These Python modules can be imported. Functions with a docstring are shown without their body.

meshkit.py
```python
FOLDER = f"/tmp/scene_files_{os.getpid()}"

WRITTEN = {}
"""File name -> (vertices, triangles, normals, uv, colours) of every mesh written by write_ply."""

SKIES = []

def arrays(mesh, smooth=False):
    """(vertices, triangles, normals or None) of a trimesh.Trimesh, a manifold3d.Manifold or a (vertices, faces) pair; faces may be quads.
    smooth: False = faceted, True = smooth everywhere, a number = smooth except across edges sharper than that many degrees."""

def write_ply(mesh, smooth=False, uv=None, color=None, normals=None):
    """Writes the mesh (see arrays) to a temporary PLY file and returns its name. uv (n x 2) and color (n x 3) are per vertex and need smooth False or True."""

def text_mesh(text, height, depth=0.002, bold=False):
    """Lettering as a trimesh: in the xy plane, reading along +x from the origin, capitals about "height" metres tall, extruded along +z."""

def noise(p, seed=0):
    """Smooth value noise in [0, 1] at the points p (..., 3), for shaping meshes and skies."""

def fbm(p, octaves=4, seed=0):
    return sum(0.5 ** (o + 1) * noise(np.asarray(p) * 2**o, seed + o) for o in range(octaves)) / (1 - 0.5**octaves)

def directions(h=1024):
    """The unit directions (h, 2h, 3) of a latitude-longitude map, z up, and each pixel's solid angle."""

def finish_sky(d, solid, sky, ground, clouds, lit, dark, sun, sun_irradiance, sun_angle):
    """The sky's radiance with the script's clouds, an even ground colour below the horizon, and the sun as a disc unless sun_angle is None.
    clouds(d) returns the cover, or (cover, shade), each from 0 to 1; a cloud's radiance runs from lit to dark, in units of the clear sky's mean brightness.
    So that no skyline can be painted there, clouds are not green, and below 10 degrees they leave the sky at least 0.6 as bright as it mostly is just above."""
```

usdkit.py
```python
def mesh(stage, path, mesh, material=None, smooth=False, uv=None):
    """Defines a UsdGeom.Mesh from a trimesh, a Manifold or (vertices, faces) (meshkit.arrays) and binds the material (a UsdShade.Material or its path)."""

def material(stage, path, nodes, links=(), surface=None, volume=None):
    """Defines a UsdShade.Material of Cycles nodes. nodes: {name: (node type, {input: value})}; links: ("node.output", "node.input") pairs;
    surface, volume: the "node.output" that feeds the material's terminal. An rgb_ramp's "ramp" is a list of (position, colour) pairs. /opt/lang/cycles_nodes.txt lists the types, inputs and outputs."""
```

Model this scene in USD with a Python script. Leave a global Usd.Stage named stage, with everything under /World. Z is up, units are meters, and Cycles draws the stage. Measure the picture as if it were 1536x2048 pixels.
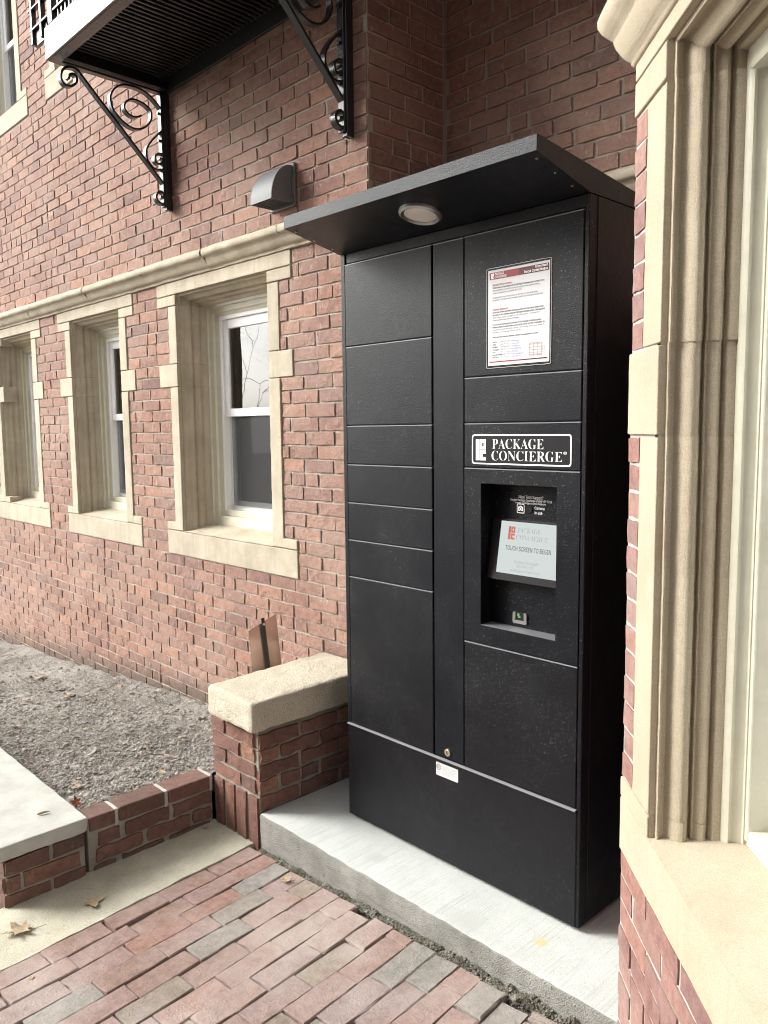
import math, random, glob
import numpy as np, trimesh, usdkit, meshkit
from pxr import Usd, UsdGeom, UsdLux, UsdShade, Sdf, Gf, Vt
import shapely
from shapely import affinity
from shapely.geometry import Polygon, box as sbox2, LineString, Point
from shapely.ops import unary_union

stage = Usd.Stage.CreateInMemory()
UsdGeom.SetStageUpAxis(stage, 'Z'); UsdGeom.SetStageMetersPerUnit(stage, 1.0)
UsdGeom.Xform.Define(stage, '/World'); UsdGeom.Scope.Define(stage, '/World/Looks')

# ------------------------------------------------------------------ camera
CAM = np.array([0.0, 0.0, 1.61])
RM = np.array([[0.693849, 0.720042, -0.010606], [-0.067531, 0.079723, 0.994527], [-0.716947, 0.689335, -0.103941]])  # right, up, forward
FPX = 1586.6
cam = UsdGeom.Camera.Define(stage, '/World/camera')
cam.CreateHorizontalApertureAttr(36.0); cam.CreateVerticalApertureAttr(48.0)
cam.CreateFocalLengthAttr(FPX / 1536 * 36.0); cam.CreateClippingRangeAttr(Gf.Vec2f(0.02, 500))
mm = np.eye(4); mm[0, :3], mm[1, :3], mm[2, :3], mm[3, :3] = RM[0], RM[1], -RM[2], CAM
cam.AddTransformOp().Set(Gf.Matrix4d(*[float(x) for x in mm.ravel()]))
cam.CreateExposureAttr(1.62)

# ------------------------------------------------------------------ sky and sun (bright overcast, light from the left behind the viewer)
SUN = np.array([-0.72, -0.50, 0.56]); SUN /= np.linalg.norm(SUN)
elev, rot = math.asin(SUN[2]), math.atan2(SUN[0], SUN[1])
skymat = usdkit.material(stage, '/World/Looks/sky_air', {
    'tc': ('texture_coordinate', {}), 'map': ('mapping', {'scale': (1, 1, 2.2)}),
    'sky': ('sky_texture', {'sky_type': 'single_scattering', 'sun_disc': False, 'sun_elevation': elev, 'sun_rotation': rot, 'aerosol_density': 2.5}),
    'bw': ('rgb_to_bw', {}), 'n': ('noise_texture', {'scale': 2.2, 'detail': 5, 'roughness': 0.55}),
    'r': ('rgb_ramp', {'ramp': [(0.3, (0.62, 0.62, 0.62)), (0.6, (0.97, 0.97, 0.97))]}),
    'tint': ('mix', {'mix_type': 'multiply', 'fac': 1.0, 'color2': (0.985, 1.0, 0.975)}),
    'mx': ('mix', {}), 'bg': ('background_shader', {'strength': 0.15})},
    [('tc.generated', 'map.vector'), ('map.vector', 'n.vector'), ('n.fac', 'r.fac'), ('sky.color', 'bw.color'), ('bw.val', 'tint.color1'),
     ('r.color', 'mx.fac'), ('sky.color', 'mx.color1'), ('tint.color', 'mx.color2'), ('mx.color', 'bg.color')], surface='bg.background')
dome = UsdLux.DomeLight.Define(stage, '/World/sky'); dome.CreateIntensityAttr(1.0)
UsdShade.MaterialBindingAPI.Apply(dome.GetPrim()).Bind(skymat)
dome.GetPrim().SetCustomDataByKey('kind', 'structure')
sun = UsdLux.DistantLight.Define(stage, '/World/sun')
sun.CreateNormalizeAttr(True); sun.CreateIntensityAttr(0.26); sun.CreateAngleAttr(22.0); sun.CreateColorAttr(Gf.Vec3f(1.0, 0.978, 0.935))
zx = SUN; xx = np.cross([0, 0, 1], zx); xx /= np.linalg.norm(xx); yx = np.cross(zx, xx)
sm = np.eye(4); sm[0, :3], sm[1, :3], sm[2, :3] = xx, yx, zx
sun.AddTransformOp().Set(Gf.Matrix4d(*[float(x) for x in sm.ravel()]))

# ------------------------------------------------------------------ helpers
used = {}
def numbered(path):
    n = used.get(path, 0); used[path] = n + 1
    return path if n == 0 else f'{path}_{n:03d}'

BASE = {}
def tag(p, label=None, cat=None, group=None, kind=None):
    for k, v in (('label', label), ('category', cat), ('group', group), ('kind', kind)):
        if v: p.SetCustomDataByKey(k, v)
    return p

def thing(name, loc=(0, 0, 0), label=None, cat=None, group=None, kind=None):
    path = numbered('/World/' + name)
    x = UsdGeom.Xform.Define(stage, path); x.AddTranslateOp().Set(Gf.Vec3d(*map(float, loc)))
    BASE[path] = np.array(loc, float)
    return tag(x.GetPrim(), label, cat, group, kind)

def sub(parent, name, label=None):
    """a part that has sub-parts but no mesh of its own"""
    path = numbered(f'{parent.GetPath()}/{name}')
    x = UsdGeom.Xform.Define(stage, path); BASE[path] = BASE[str(parent.GetPath())]
    return tag(x.GetPrim(), label)

def as_arrays(m):
    if isinstance(m, (list, tuple)) and len(m) and hasattr(m[0], 'vertices'):
        m = trimesh.util.concatenate(m)
    v, f, _ = meshkit.arrays(m)
    return np.asarray(v, float), np.asarray(f, int)

def obj(name, mesh, mat, parent=None, smooth=False, tone=None, label=None, cat=None, group=None, kind=None):
    """one Mesh prim; the mesh is given in world coordinates"""
    if isinstance(mesh, list): mesh = trimesh.util.concatenate(mesh)
    ppath = str(parent.GetPath()) if parent else '/World'
    path = numbered(f'{ppath}/{name}')
    base = BASE.get(ppath, np.zeros(3)); BASE[path] = base
    v, f, _ = meshkit.arrays(mesh)
    m = usdkit.mesh(stage, path, trimesh.Trimesh(np.asarray(v) - base, f, process=False), mat, smooth=smooth)
    if tone is not None:
        n = len(m.GetPointsAttr().Get())
        tone = np.full(n, tone, np.float32) if np.ndim(tone) == 0 else np.asarray(tone, np.float32)
        UsdGeom.PrimvarsAPI(m).CreatePrimvar('tone', Sdf.ValueTypeNames.FloatArray, 'vertex').Set(Vt.FloatArray.FromNumpy(tone))
    return tag(m.GetPrim(), label, cat, group, kind)

def T(v, f): return trimesh.Trimesh(np.asarray(v, float), np.asarray(f, int), process=False)
def cat(*ms):
    return trimesh.util.concatenate([m for g in ms for m in (g if isinstance(g, list) else [g])])

def project(p):
    c = (np.atleast_2d(p) - CAM) @ RM.T
    z = np.where(c[:, 2] > 0.05, c[:, 2], np.nan)
    return np.stack([768 + FPX * c[:, 0] / z, 1024 - FPX * c[:, 1] / z], 1)

def bx(lo, hi, r=0.0):
    """a box, its edges bevelled by r"""
    lo, hi = np.minimum(lo, hi).astype(float), np.maximum(lo, hi).astype(float)
    if r <= 0:
        m = trimesh.creation.box(hi - lo); m.apply_translation((lo + hi) / 2); return m
    pts = []
    for i in np.ndindex(2, 2, 2):
        c = np.where(i, hi, lo); s = np.where(i, -1, 1)
        for k in range(3):
            q = c.copy()
            for j in range(3):
                if j != k: q[j] += s[j] * r
            pts.append(q)
    return trimesh.convex.convex_hull(np.array(pts))

def axis_steps(a, b, r, step):
    if b - a <= 2.2 * r: return np.linspace(a, b, 5)
    n = max(1, int(round((b - a - 2 * r) / step)))
    return np.concatenate([[a, a + .35 * r], np.linspace(a + r, b - r, n + 1), [b - .35 * r, b]])

def lump(lo, hi, r=0.006, step=0.03, amp=0.0015, freq=25, seed=0, warp=None, octaves=3):
    """a stone block: rounded edges and an uneven surface"""
    lo, hi = np.array(lo, float), np.array(hi, float)
    ax = [axis_steps(lo[k], hi[k], r, step) for k in range(3)]
    V, F, n0 = [], [], 0
    for k in range(3):
        i, j = [(1, 2), (2, 0), (0, 1)][k]
        for side in (0, 1):
            A, B = np.meshgrid(ax[i], ax[j], indexing='ij')
            P = np.zeros(A.shape + (3,)); P[..., i], P[..., j], P[..., k] = A, B, (hi if side else lo)[k]
            na, nb = A.shape
            a, b = np.meshgrid(np.arange(na - 1), np.arange(nb - 1), indexing='ij')
            q = np.stack([a * nb + b, (a + 1) * nb + b, (a + 1) * nb + b + 1, a * nb + b + 1], -1).reshape(-1, 4)
            if not side: q = q[:, ::-1]
            V.append(P.reshape(-1, 3)); F.append(q + n0); n0 += na * nb
    V, F = np.vstack(V), np.vstack(F)
    c = np.clip(V, lo + r, hi - r); d = V - c; L = np.linalg.norm(d, axis=1, keepdims=True)
    nrm = d / np.maximum(L, 1e-9); V = c + nrm * r
    F = np.vstack([F[:, [0, 1, 2]], F[:, [0, 2, 3]]])
    m = trimesh.Trimesh(V, F, process=False); m.merge_vertices(digits_vertex=6)
    V = np.array(m.vertices)
    c = np.clip(V, lo + r, hi - r); d = V - c; nrm = d / np.maximum(np.linalg.norm(d, axis=1, keepdims=True), 1e-9)
    h = meshkit.fbm(V * freq + seed * 7.3, octaves, seed) - .5
    m.vertices = V + nrm * (h * 2 * amp)[:, None]
    if warp: m.vertices = warp(np.array(m.vertices))
    return m

def sweep(stations, prof, closed=False, amp=0.0, freq=30, seed=0, caps=False):
    """stations: (O, A, B); each profile point (a, b) stands at O + a*A + b*B"""
    prof = np.asarray(prof, float); n = len(prof)
    V = np.array([[np.asarray(O) + a * np.asarray(A) + b * np.asarray(B) for a, b in prof] for O, A, B in stations])
    if amp:
        dv = np.stack([meshkit.fbm(V * freq + 31 * k, 3, seed + k) - .5 for k in range(3)], -1) * 2 * amp
        V = V + dv
    s = len(stations); F = []
    m = n if closed else n - 1
    i, j = np.meshgrid(np.arange(s - 1), np.arange(m), indexing='ij'); j2 = (j + 1) % n
    q = np.stack([i * n + j, i * n + j2, (i + 1) * n + j2, (i + 1) * n + j], -1).reshape(-1, 4)
    F = np.vstack([q[:, [0, 1, 2]], q[:, [0, 2, 3]]])
    if caps:
        tri = trimesh.creation.triangulate_polygon(Polygon(prof), engine='earcut')
        tv, tf = np.asarray(tri[0]), np.asarray(tri[1])
        idx = np.array([np.argmin(((prof - p) ** 2).sum(1)) for p in tv])
        F = np.vstack([F, idx[tf][:, ::-1], idx[tf] + (s - 1) * n])
    mesh = trimesh.Trimesh(V.reshape(-1, 3), F, process=False)
    return mesh

def line_stations(O0, O1, A, B, step):
    O0, O1 = np.array(O0, float), np.array(O1, float)
    n = max(1, int(np.linalg.norm(O1 - O0) / step))
    return [(O0 + (O1 - O0) * t, A, B) for t in np.linspace(0, 1, n + 1)]

def tube(pts, r, sides=8):
    pts = np.asarray(pts, float)
    r = np.broadcast_to(r, (len(pts),))
    t = np.gradient(pts, axis=0); t /= np.linalg.norm(t, axis=1, keepdims=True) + 1e-12
    ref = np.array([0.3, 0.2, 1.0]) if abs(t[0][2]) < .9 else np.array([1.0, 0.2, 0])
    st = []
    for p, d, rr in zip(pts, t, r):
        a = np.cross(d, ref); a /= np.linalg.norm(a) + 1e-12; b = np.cross(d, a)
        st.append((p, a * rr, b * rr))
    an = np.arange(sides) * 2 * np.pi / sides
    return sweep(st, np.stack([np.cos(an), np.sin(an)], 1), closed=True, caps=True)

def bar(p, q, w, h, up=(0, 0, 1)):
    """a rectangular bar from p to q: w across, h along up"""
    p, q = np.asarray(p, float), np.asarray(q, float); d = q - p; d /= np.linalg.norm(d)
    a = np.cross(d, up); a /= np.linalg.norm(a); b = np.cross(a, d)
    return sweep([(p, a, b), (q, a, b)], [(-w/2, -h/2), (w/2, -h/2), (w/2, h/2), (-w/2, h/2)], closed=True, caps=True)

def prism(poly, axis_lo, axis_hi, place):
    """poly in 2-D extruded; place(u, v, w) -> world"""
    m = trimesh.creation.extrude_polygon(poly if isinstance(poly, Polygon) else Polygon(poly), axis_hi - axis_lo, engine='earcut')
    v = np.array(m.vertices); v[:, 2] += axis_lo
    m.vertices = np.array([place(*p) for p in v])
    if m.volume < 0: m.invert()
    return m

def flat(poly, place):
    """a 2-D shape as triangles on a surface"""
    out = []
    for g in getattr(poly, 'geoms', [poly]):
        if g.is_empty or g.area < 1e-12: continue
        v, f = trimesh.creation.triangulate_polygon(g, engine='earcut')
        out.append(T([place(*p) for p in v], f))
    return trimesh.util.concatenate(out)

def shape3(poly, depth, place):
    out = []
    for g in getattr(poly, 'geoms', [poly]):
        if g.is_empty or g.area < 1e-12: continue
        m = trimesh.creation.extrude_polygon(g, depth, engine='earcut')
        m.vertices = np.array([place(*p) for p in m.vertices])
        if m.volume < 0: m.invert()
        out.append(m)
    return trimesh.util.concatenate(out)

def rrect(x0, y0, x1, y1, r):
    return sbox2(x0 + r, y0 + r, x1 - r, y1 - r).buffer(r, quad_segs=4)

FONTS = {}
def text_shape(text, height, serif=False, bold=0, px=64, stretch=1.0):
    """lettering as 2-D shapes: baseline at the origin, capitals height tall"""
    from PIL import Image, ImageDraw, ImageFont
    key = (serif, px)
    if key not in FONTS:
        name = 'NotoSansMath-Regular' if serif else 'Inter'
        got = glob.glob(f'/opt/blender-*/*/datafiles/fonts/{name}.woff2') or glob.glob('/opt/blender-*/*/datafiles/fonts/Inter.woff2')
        FONTS[key] = ImageFont.truetype(got[0], px)
    font = FONTS[key]
    if serif: text = ''.join(chr(0x1D400 + ord(c) - 65) if 'A' <= c <= 'Z' else c for c in text)
    x0, y0, x1, y1 = font.getbbox(text, anchor='ls', stroke_width=bold)
    im = Image.new('L', (x1 - x0 + 8, y1 - y0 + 8))
    ImageDraw.Draw(im).text((4 - x0, 4 - y0), text, 255, font, anchor='ls', stroke_width=bold)
    on = np.pad(np.asarray(im) > 127, ((0, 0), (1, 1))).astype(np.int8)
    rows, starts = np.nonzero(np.diff(on, axis=1) == 1)
    ends = np.nonzero(np.diff(on, axis=1) == -1)[1]
    s = shapely.union_all(shapely.box(starts, -rows - 1, ends, -rows)).buffer(0.6).buffer(-0.6).simplify(0.6)
    k = height / (0.73 * px if not serif else 0.68 * px)
    return affinity.affine_transform(s, [k * stretch, 0, 0, k, 0 if False else -4 * k * stretch, (4 - y0) * k])

def fit_width(s, x0, x1):
    a, _, b, _ = s.bounds
    return affinity.translate(affinity.scale(s, (x1 - x0) / (b - a), 1, origin=(a, 0)), x0 - a, 0)

# ------------------------------------------------------------------ materials
def mat(name, nodes, links, surface='p.BSDF'):
    return usdkit.material(stage, '/World/Looks/' + name, nodes, links, surface=surface)

def simple(name, color, rough=0.5, metallic=0.0, bump=None, spec=0.5, coat=0.0, var=0.0):
    nodes = {'p': ('principled_bsdf', {'base_color': color, 'roughness': rough, 'metallic': metallic, 'specular_ior_level': spec, 'coat_weight': coat})}
    links = []
    if bump or var:
        nodes['g'] = ('geometry', {})
        nodes['n'] = ('noise_texture', {'scale': bump[0] if bump else 20, 'detail': 4, 'roughness': 0.6}); links.append(('g.position', 'n.vector'))
    if bump:
        nodes['b'] = ('bump', {'strength': 1.0, 'distance': bump[1]})
        links += [('n.fac', 'b.height'), ('b.normal', 'p.normal')]
    if var:
        c = np.array(color)
        nodes['n2'] = ('noise_texture', {'scale': 14, 'detail': 5, 'roughness': 0.65})
        nodes['r'] = ('rgb_ramp', {'ramp': [(0.3, tuple(c * (1 - var))), (0.7, tuple(np.minimum(1, c * (1 + var))))]})
        links += [('g.position', 'n2.vector'), ('n2.fac', 'r.fac'), ('r.color', 'p.base_color')]
    return mat(name, nodes, links)

def brick_material(name, ramp, pit=0.35, bumpd=0.004, specks=0.0, rough=0.88, stain=None, wash=(0.5, 0.44, 0.4), washamt=0.0):
    """burnt clay: each brick its own tone, mottled, pitted; specks = pale lime runs"""
    nodes = {
        'g': ('geometry', {}), 'at': ('attribute', {'attribute': 'tone'}), 'r': ('rgb_ramp', {'ramp': ramp}),
        'n1': ('noise_texture', {'scale': 38, 'detail': 6, 'roughness': 0.65}), 'r1': ('rgb_ramp', {'ramp': [(0.28, (0.66, 0.64, 0.64)), (0.72, (1.22, 1.2, 1.18))]}),
        'm1': ('mix', {'mix_type': 'multiply', 'fac': 1.0}),
        'n2': ('noise_texture', {'scale': 210, 'detail': 3, 'roughness': 0.6}), 'r2': ('rgb_ramp', {'ramp': [(0.30, (1 - pit,) * 3), (0.46, (1, 1, 1))]}),
        'm2': ('mix', {'mix_type': 'multiply', 'fac': 1.0}),
        'mapv': ('mapping', {'scale': (95, 95, 22)}), 'n3': ('noise_texture', {'scale': 1.0, 'detail': 2, 'roughness': 0.5}),
        'r3': ('rgb_ramp', {'ramp': [(0.665, (0, 0, 0)), (0.72, (specks,) * 3)]}),
        'm3': ('mix', {'color2': (0.55, 0.50, 0.44)}),
        'n5': ('noise_texture', {'scale': 2.3, 'detail': 5, 'roughness': 0.6}), 'r5': ('rgb_ramp', {'ramp': [(0.42, (0, 0, 0)), (0.72, (washamt,) * 3)]}),
        'm5': ('mix', {'color2': wash}),
        'n4': ('noise_texture', {'scale': 120, 'detail': 5, 'roughness': 0.7}),
        'add': ('math', {'math_type': 'add'}), 'b': ('bump', {'strength': 1.0, 'distance': bumpd}),
        'p': ('principled_bsdf', {'roughness': rough, 'specular_ior_level': 0.35})}
    links = [('at.fac', 'r.fac'), ('g.position', 'n1.vector'), ('g.position', 'n2.vector'), ('g.position', 'n4.vector'), ('g.position', 'mapv.vector'), ('mapv.vector', 'n3.vector'),
             ('n1.fac', 'r1.fac'), ('r.color', 'm1.color1'), ('r1.color', 'm1.color2'), ('n2.fac', 'r2.fac'), ('m1.color', 'm2.color1'), ('r2.color', 'm2.color2'),
             ('n3.fac', 'r3.fac'), ('r3.color', 'm3.fac'), ('m2.color', 'm3.color1'), ('g.position', 'n5.vector'), ('n5.fac', 'r5.fac'), ('r5.color', 'm5.fac'), ('m3.color', 'm5.color1'),
             ('n4.fac', 'add.value1'), ('n1.fac', 'add.value2'), ('add.value', 'b.height'), ('b.normal', 'p.normal')]
    last = 'm5.color'
    if stain:   # mud splashed up from the bed: ragged, follows the wall foot line z = s0 + s1*x
        s0, s1, top = stain
        nodes |= {'xyz': ('separate_xyz', {}), 'fx': ('math', {'math_type': 'multiply_add', 'value2': s1, 'value3': s0}), 'dz': ('math', {'math_type': 'subtract'}),
                  'ns': ('noise_texture', {'scale': 16, 'detail': 5, 'roughness': 0.7}), 'nz': ('math', {'math_type': 'multiply_add', 'value2': 0.16, 'value3': -0.08}), 'sum': ('math', {'math_type': 'add'}),
                  'mr': ('map_range', {'from_min': 0.02, 'from_max': top, 'to_min': 0.8, 'to_max': 0.0, 'clamp': True}), 'ms': ('mix', {'color2': (0.085, 0.066, 0.05)})}
        links += [('g.position', 'xyz.vector'), ('xyz.x', 'fx.value1'), ('xyz.z', 'dz.value1'), ('fx.value', 'dz.value2'), ('g.position', 'ns.vector'), ('ns.fac', 'nz.value1'),
                  ('dz.value', 'sum.value1'), ('nz.value', 'sum.value2'), ('sum.value', 'mr.value'), ('mr.result', 'ms.fac'), (last, 'ms.color1')]
        last = 'ms.color'
    links.append((last, 'p.base_color'))
    return mat(name, nodes, links)

def grainy(name, c0, c1, scale=9, grain=420, bumpd=0.0012, rough=0.9, speck=None, coarse=60, coarse_w=0.6, streak=None, ovar=0.0, spots=()):
    """stone, concrete, mortar: cloudy tone, sandy grain"""
    nodes = {
        'g': ('geometry', {}), 'n1': ('noise_texture', {'scale': scale, 'detail': 6, 'roughness': 0.62}), 'r': ('rgb_ramp', {'ramp': [(0.3, c0), (0.7, c1)]}),
        'n2': ('noise_texture', {'scale': grain, 'detail': 2, 'roughness': 0.6}), 'r2': ('rgb_ramp', {'ramp': [(0.3, (0.8, 0.79, 0.77)), (0.7, (1.12, 1.12, 1.12))]}),
        'm': ('mix', {'mix_type': 'multiply', 'fac': 1.0}), 'n3': ('noise_texture', {'scale': coarse, 'detail': 4, 'roughness': 0.65}),
        'oi': ('object_info', {}), 'ro': ('rgb_ramp', {'ramp': [(0, (1 - ovar, 1 - ovar, 1 - ovar * .95)), (1, (1 + ovar * .5,) * 3)]}), 'mo': ('mix', {'mix_type': 'multiply', 'fac': 1.0}),
        'h': ('math', {'math_type': 'multiply_add', 'value2': coarse_w}), 'b': ('bump', {'strength': 1.0, 'distance': bumpd}),
        'p': ('principled_bsdf', {'roughness': rough, 'specular_ior_level': 0.3})}
    links = [('g.position', 'n1.vector'), ('n1.fac', 'r.fac'), ('g.position', 'n2.vector'), ('n2.fac', 'r2.fac'), ('r.color', 'mo.color1'), ('ro.color', 'mo.color2'), ('oi.random', 'ro.fac'), ('mo.color', 'm.color1'), ('r2.color', 'm.color2'),
             ('g.position', 'n3.vector'), ('n3.fac', 'h.value1'), ('n2.fac', 'h.value3'), ('h.value', 'b.height'), ('b.normal', 'p.normal')]
    last = 'm.color'
    if speck:
        nodes |= {'v': ('noise_texture', {'scale': speck[0], 'detail': 1.0}), 'rv': ('rgb_ramp', {'ramp': [(speck[1], (0, 0, 0)), (speck[1] + .04, (1, 1, 1))]}), 'mv': ('mix', {'color2': speck[2]})}
        links += [('g.position', 'v.vector'), ('v.fac', 'rv.fac'), ('rv.color', 'mv.fac'), (last, 'mv.color1')]; last = 'mv.color'
    if streak:
        nodes |= {'mp': ('mapping', {'scale': streak[0]}), 'ns': ('noise_texture', {'scale': 1.0, 'detail': 4, 'roughness': 0.6}), 'rs': ('rgb_ramp', {'ramp': [(streak[1], (0, 0, 0)), (streak[1] + .2, (streak[3],) * 3)]}), 'mk': ('mix', {'color2': streak[2]})}
        links += [('g.position', 'mp.vector'), ('mp.vector', 'ns.vector'), ('ns.fac', 'rs.fac'), ('rs.color', 'mk.fac'), (last, 'mk.color1')]; last = 'mk.color'
    for k, (c, r, col) in enumerate(spots):     # a spill with a ragged edge
        nodes |= {f'd{k}': ('vector_math', {'math_type': 'distance', 'vector2': c}), f'e{k}': ('math', {'math_type': 'multiply_add', 'value2': r * 1.6}), f'q{k}': ('map_range', {'from_min': r * 1.25, 'from_max': r * 2.0, 'to_min': 0.75, 'to_max': 0.0, 'clamp': True}), f'x{k}': ('mix', {'color2': col})}
        links += [('g.position', f'd{k}.vector1'), ('n3.fac', f'e{k}.value1'), (f'd{k}.value', f'e{k}.value3'), (f'e{k}.value', f'q{k}.value'), (f'q{k}.result', f'x{k}.fac'), (last, f'x{k}.color1')]; last = f'x{k}.color'
    links.append((last, 'p.base_color'))
    return mat(name, nodes, links)

RED = [(0.0, (0.20, 0.118, 0.098)), (0.2, (0.25, 0.142, 0.113)), (0.55, (0.30, 0.168, 0.128)), (0.85, (0.335, 0.185, 0.135)), (1.0, (0.37, 0.20, 0.138))]
M_BRICK = brick_material('facade_brick', RED, specks=0.5, bumpd=0.0065, stain=(0.392, 0.08, 0.17), washamt=0.34, wash=(0.44, 0.34, 0.285))
M_BAYBRICK = brick_material('bay_brick', [(0, (0.21, 0.118, 0.105)), (0.5, (0.255, 0.138, 0.118)), (1, (0.29, 0.152, 0.12))], bumpd=0.003, washamt=0.3)
M_PIERBRICK = brick_material('pier_brick', [(0, (0.10, 0.062, 0.05)), (0.3, (0.155, 0.078, 0.06)), (0.7, (0.205, 0.098, 0.073)), (1, (0.26, 0.135, 0.09))], specks=0.1, bumpd=0.005, washamt=0.08)
M_KERBBRICK = brick_material('kerb_brick', [(0, (0.10, 0.062, 0.05)), (0.5, (0.145, 0.08, 0.063)), (1, (0.20, 0.105, 0.078))], specks=0.12, bumpd=0.004, washamt=0.1)
PAVE = [(0.0, (0.215, 0.205, 0.182)), (0.12, (0.245, 0.23, 0.205)), (0.2, (0.22, 0.182, 0.145)), (0.3, (0.25, 0.198, 0.152)), (0.36, (0.25, 0.168, 0.138)), (0.6, (0.285, 0.185, 0.155)), (0.8, (0.27, 0.185, 0.165)), (0.9, (0.25, 0.188, 0.178)), (1.0, (0.285, 0.168, 0.132))]
M_PAVER = brick_material('paving_brick', PAVE, pit=0.45, bumpd=0.0042, washamt=0.62, wash=(0.47, 0.42, 0.385))
M_MORTAR = grainy('lime_mortar', (0.36, 0.31, 0.26), (0.46, 0.405, 0.345), scale=6, bumpd=0.004, coarse=90)
M_MORTAR2 = grainy('sandy_mortar', (0.27, 0.25, 0.21), (0.42, 0.39, 0.335), scale=8, bumpd=0.005, coarse=70)
M_MORTARW = grainy('pale_mortar', (0.40, 0.38, 0.345), (0.52, 0.495, 0.455), scale=8, bumpd=0.003)
M_STONE = grainy('limestone', (0.40, 0.342, 0.255), (0.565, 0.50, 0.395), scale=7, grain=330, bumpd=0.003, coarse=55, coarse_w=1.0, speck=(240, 0.70, (0.36, 0.29, 0.19)), streak=((34, 34, 2.2), 0.48, (0.33, 0.30, 0.23), 0.5), ovar=.10)
M_STONE2 = grainy('bay_limestone', (0.385, 0.322, 0.235), (0.455, 0.392, 0.296), scale=4, grain=420, bumpd=0.0011, coarse=130, coarse_w=0.8, speck=(300, 0.69, (0.33, 0.27, 0.18)), streak=((38, 38, 2.2), 0.5, (0.34, 0.285, 0.20), 0.35), ovar=.07)
M_CAP = grainy('rough_cast_cap', (0.49, 0.435, 0.335), (0.58, 0.53, 0.43), scale=8, grain=220, bumpd=0.006, coarse=48, coarse_w=1.4, speck=(150, 0.70, (0.30, 0.25, 0.18)))
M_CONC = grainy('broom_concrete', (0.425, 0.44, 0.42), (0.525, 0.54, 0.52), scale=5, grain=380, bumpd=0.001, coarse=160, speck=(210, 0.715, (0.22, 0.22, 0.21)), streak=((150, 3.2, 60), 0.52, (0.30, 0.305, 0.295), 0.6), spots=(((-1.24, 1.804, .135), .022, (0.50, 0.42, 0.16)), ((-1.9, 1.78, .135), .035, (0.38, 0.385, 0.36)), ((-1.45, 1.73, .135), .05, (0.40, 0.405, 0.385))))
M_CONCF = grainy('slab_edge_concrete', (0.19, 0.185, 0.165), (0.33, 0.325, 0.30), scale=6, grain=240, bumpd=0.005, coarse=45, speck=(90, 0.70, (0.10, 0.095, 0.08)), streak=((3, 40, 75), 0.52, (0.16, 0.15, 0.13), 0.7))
M_PATH = grainy('old_concrete', (0.37, 0.345, 0.265), (0.545, 0.52, 0.42), scale=7, grain=260, bumpd=0.0025, coarse=50, speck=(95, 0.70, (0.26, 0.25, 0.2)))
M_BLUESTONE = grainy('coping_bluestone', (0.35, 0.35, 0.32), (0.48, 0.475, 0.44), scale=9, grain=330, bumpd=0.0012, coarse=70, speck=(110, 0.72, (0.36, 0.36, 0.33)))
M_SOIL = grainy('planter_soil', (0.15, 0.132, 0.114), (0.36, 0.338, 0.305), scale=2.2, grain=170, bumpd=0.008, coarse=90, rough=1.0, speck=(95, 0.60, (0.42, 0.39, 0.35)))
M_CRUMB = grainy('soil_crumbs', (0.18, 0.158, 0.135), (0.47, 0.445, 0.41), scale=23, grain=300, bumpd=0.003, rough=1.0)
M_SAND = grainy('joint_sand', (0.06, 0.053, 0.045), (0.15, 0.135, 0.115), scale=14, grain=300, bumpd=0.003, rough=1.0)
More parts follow.
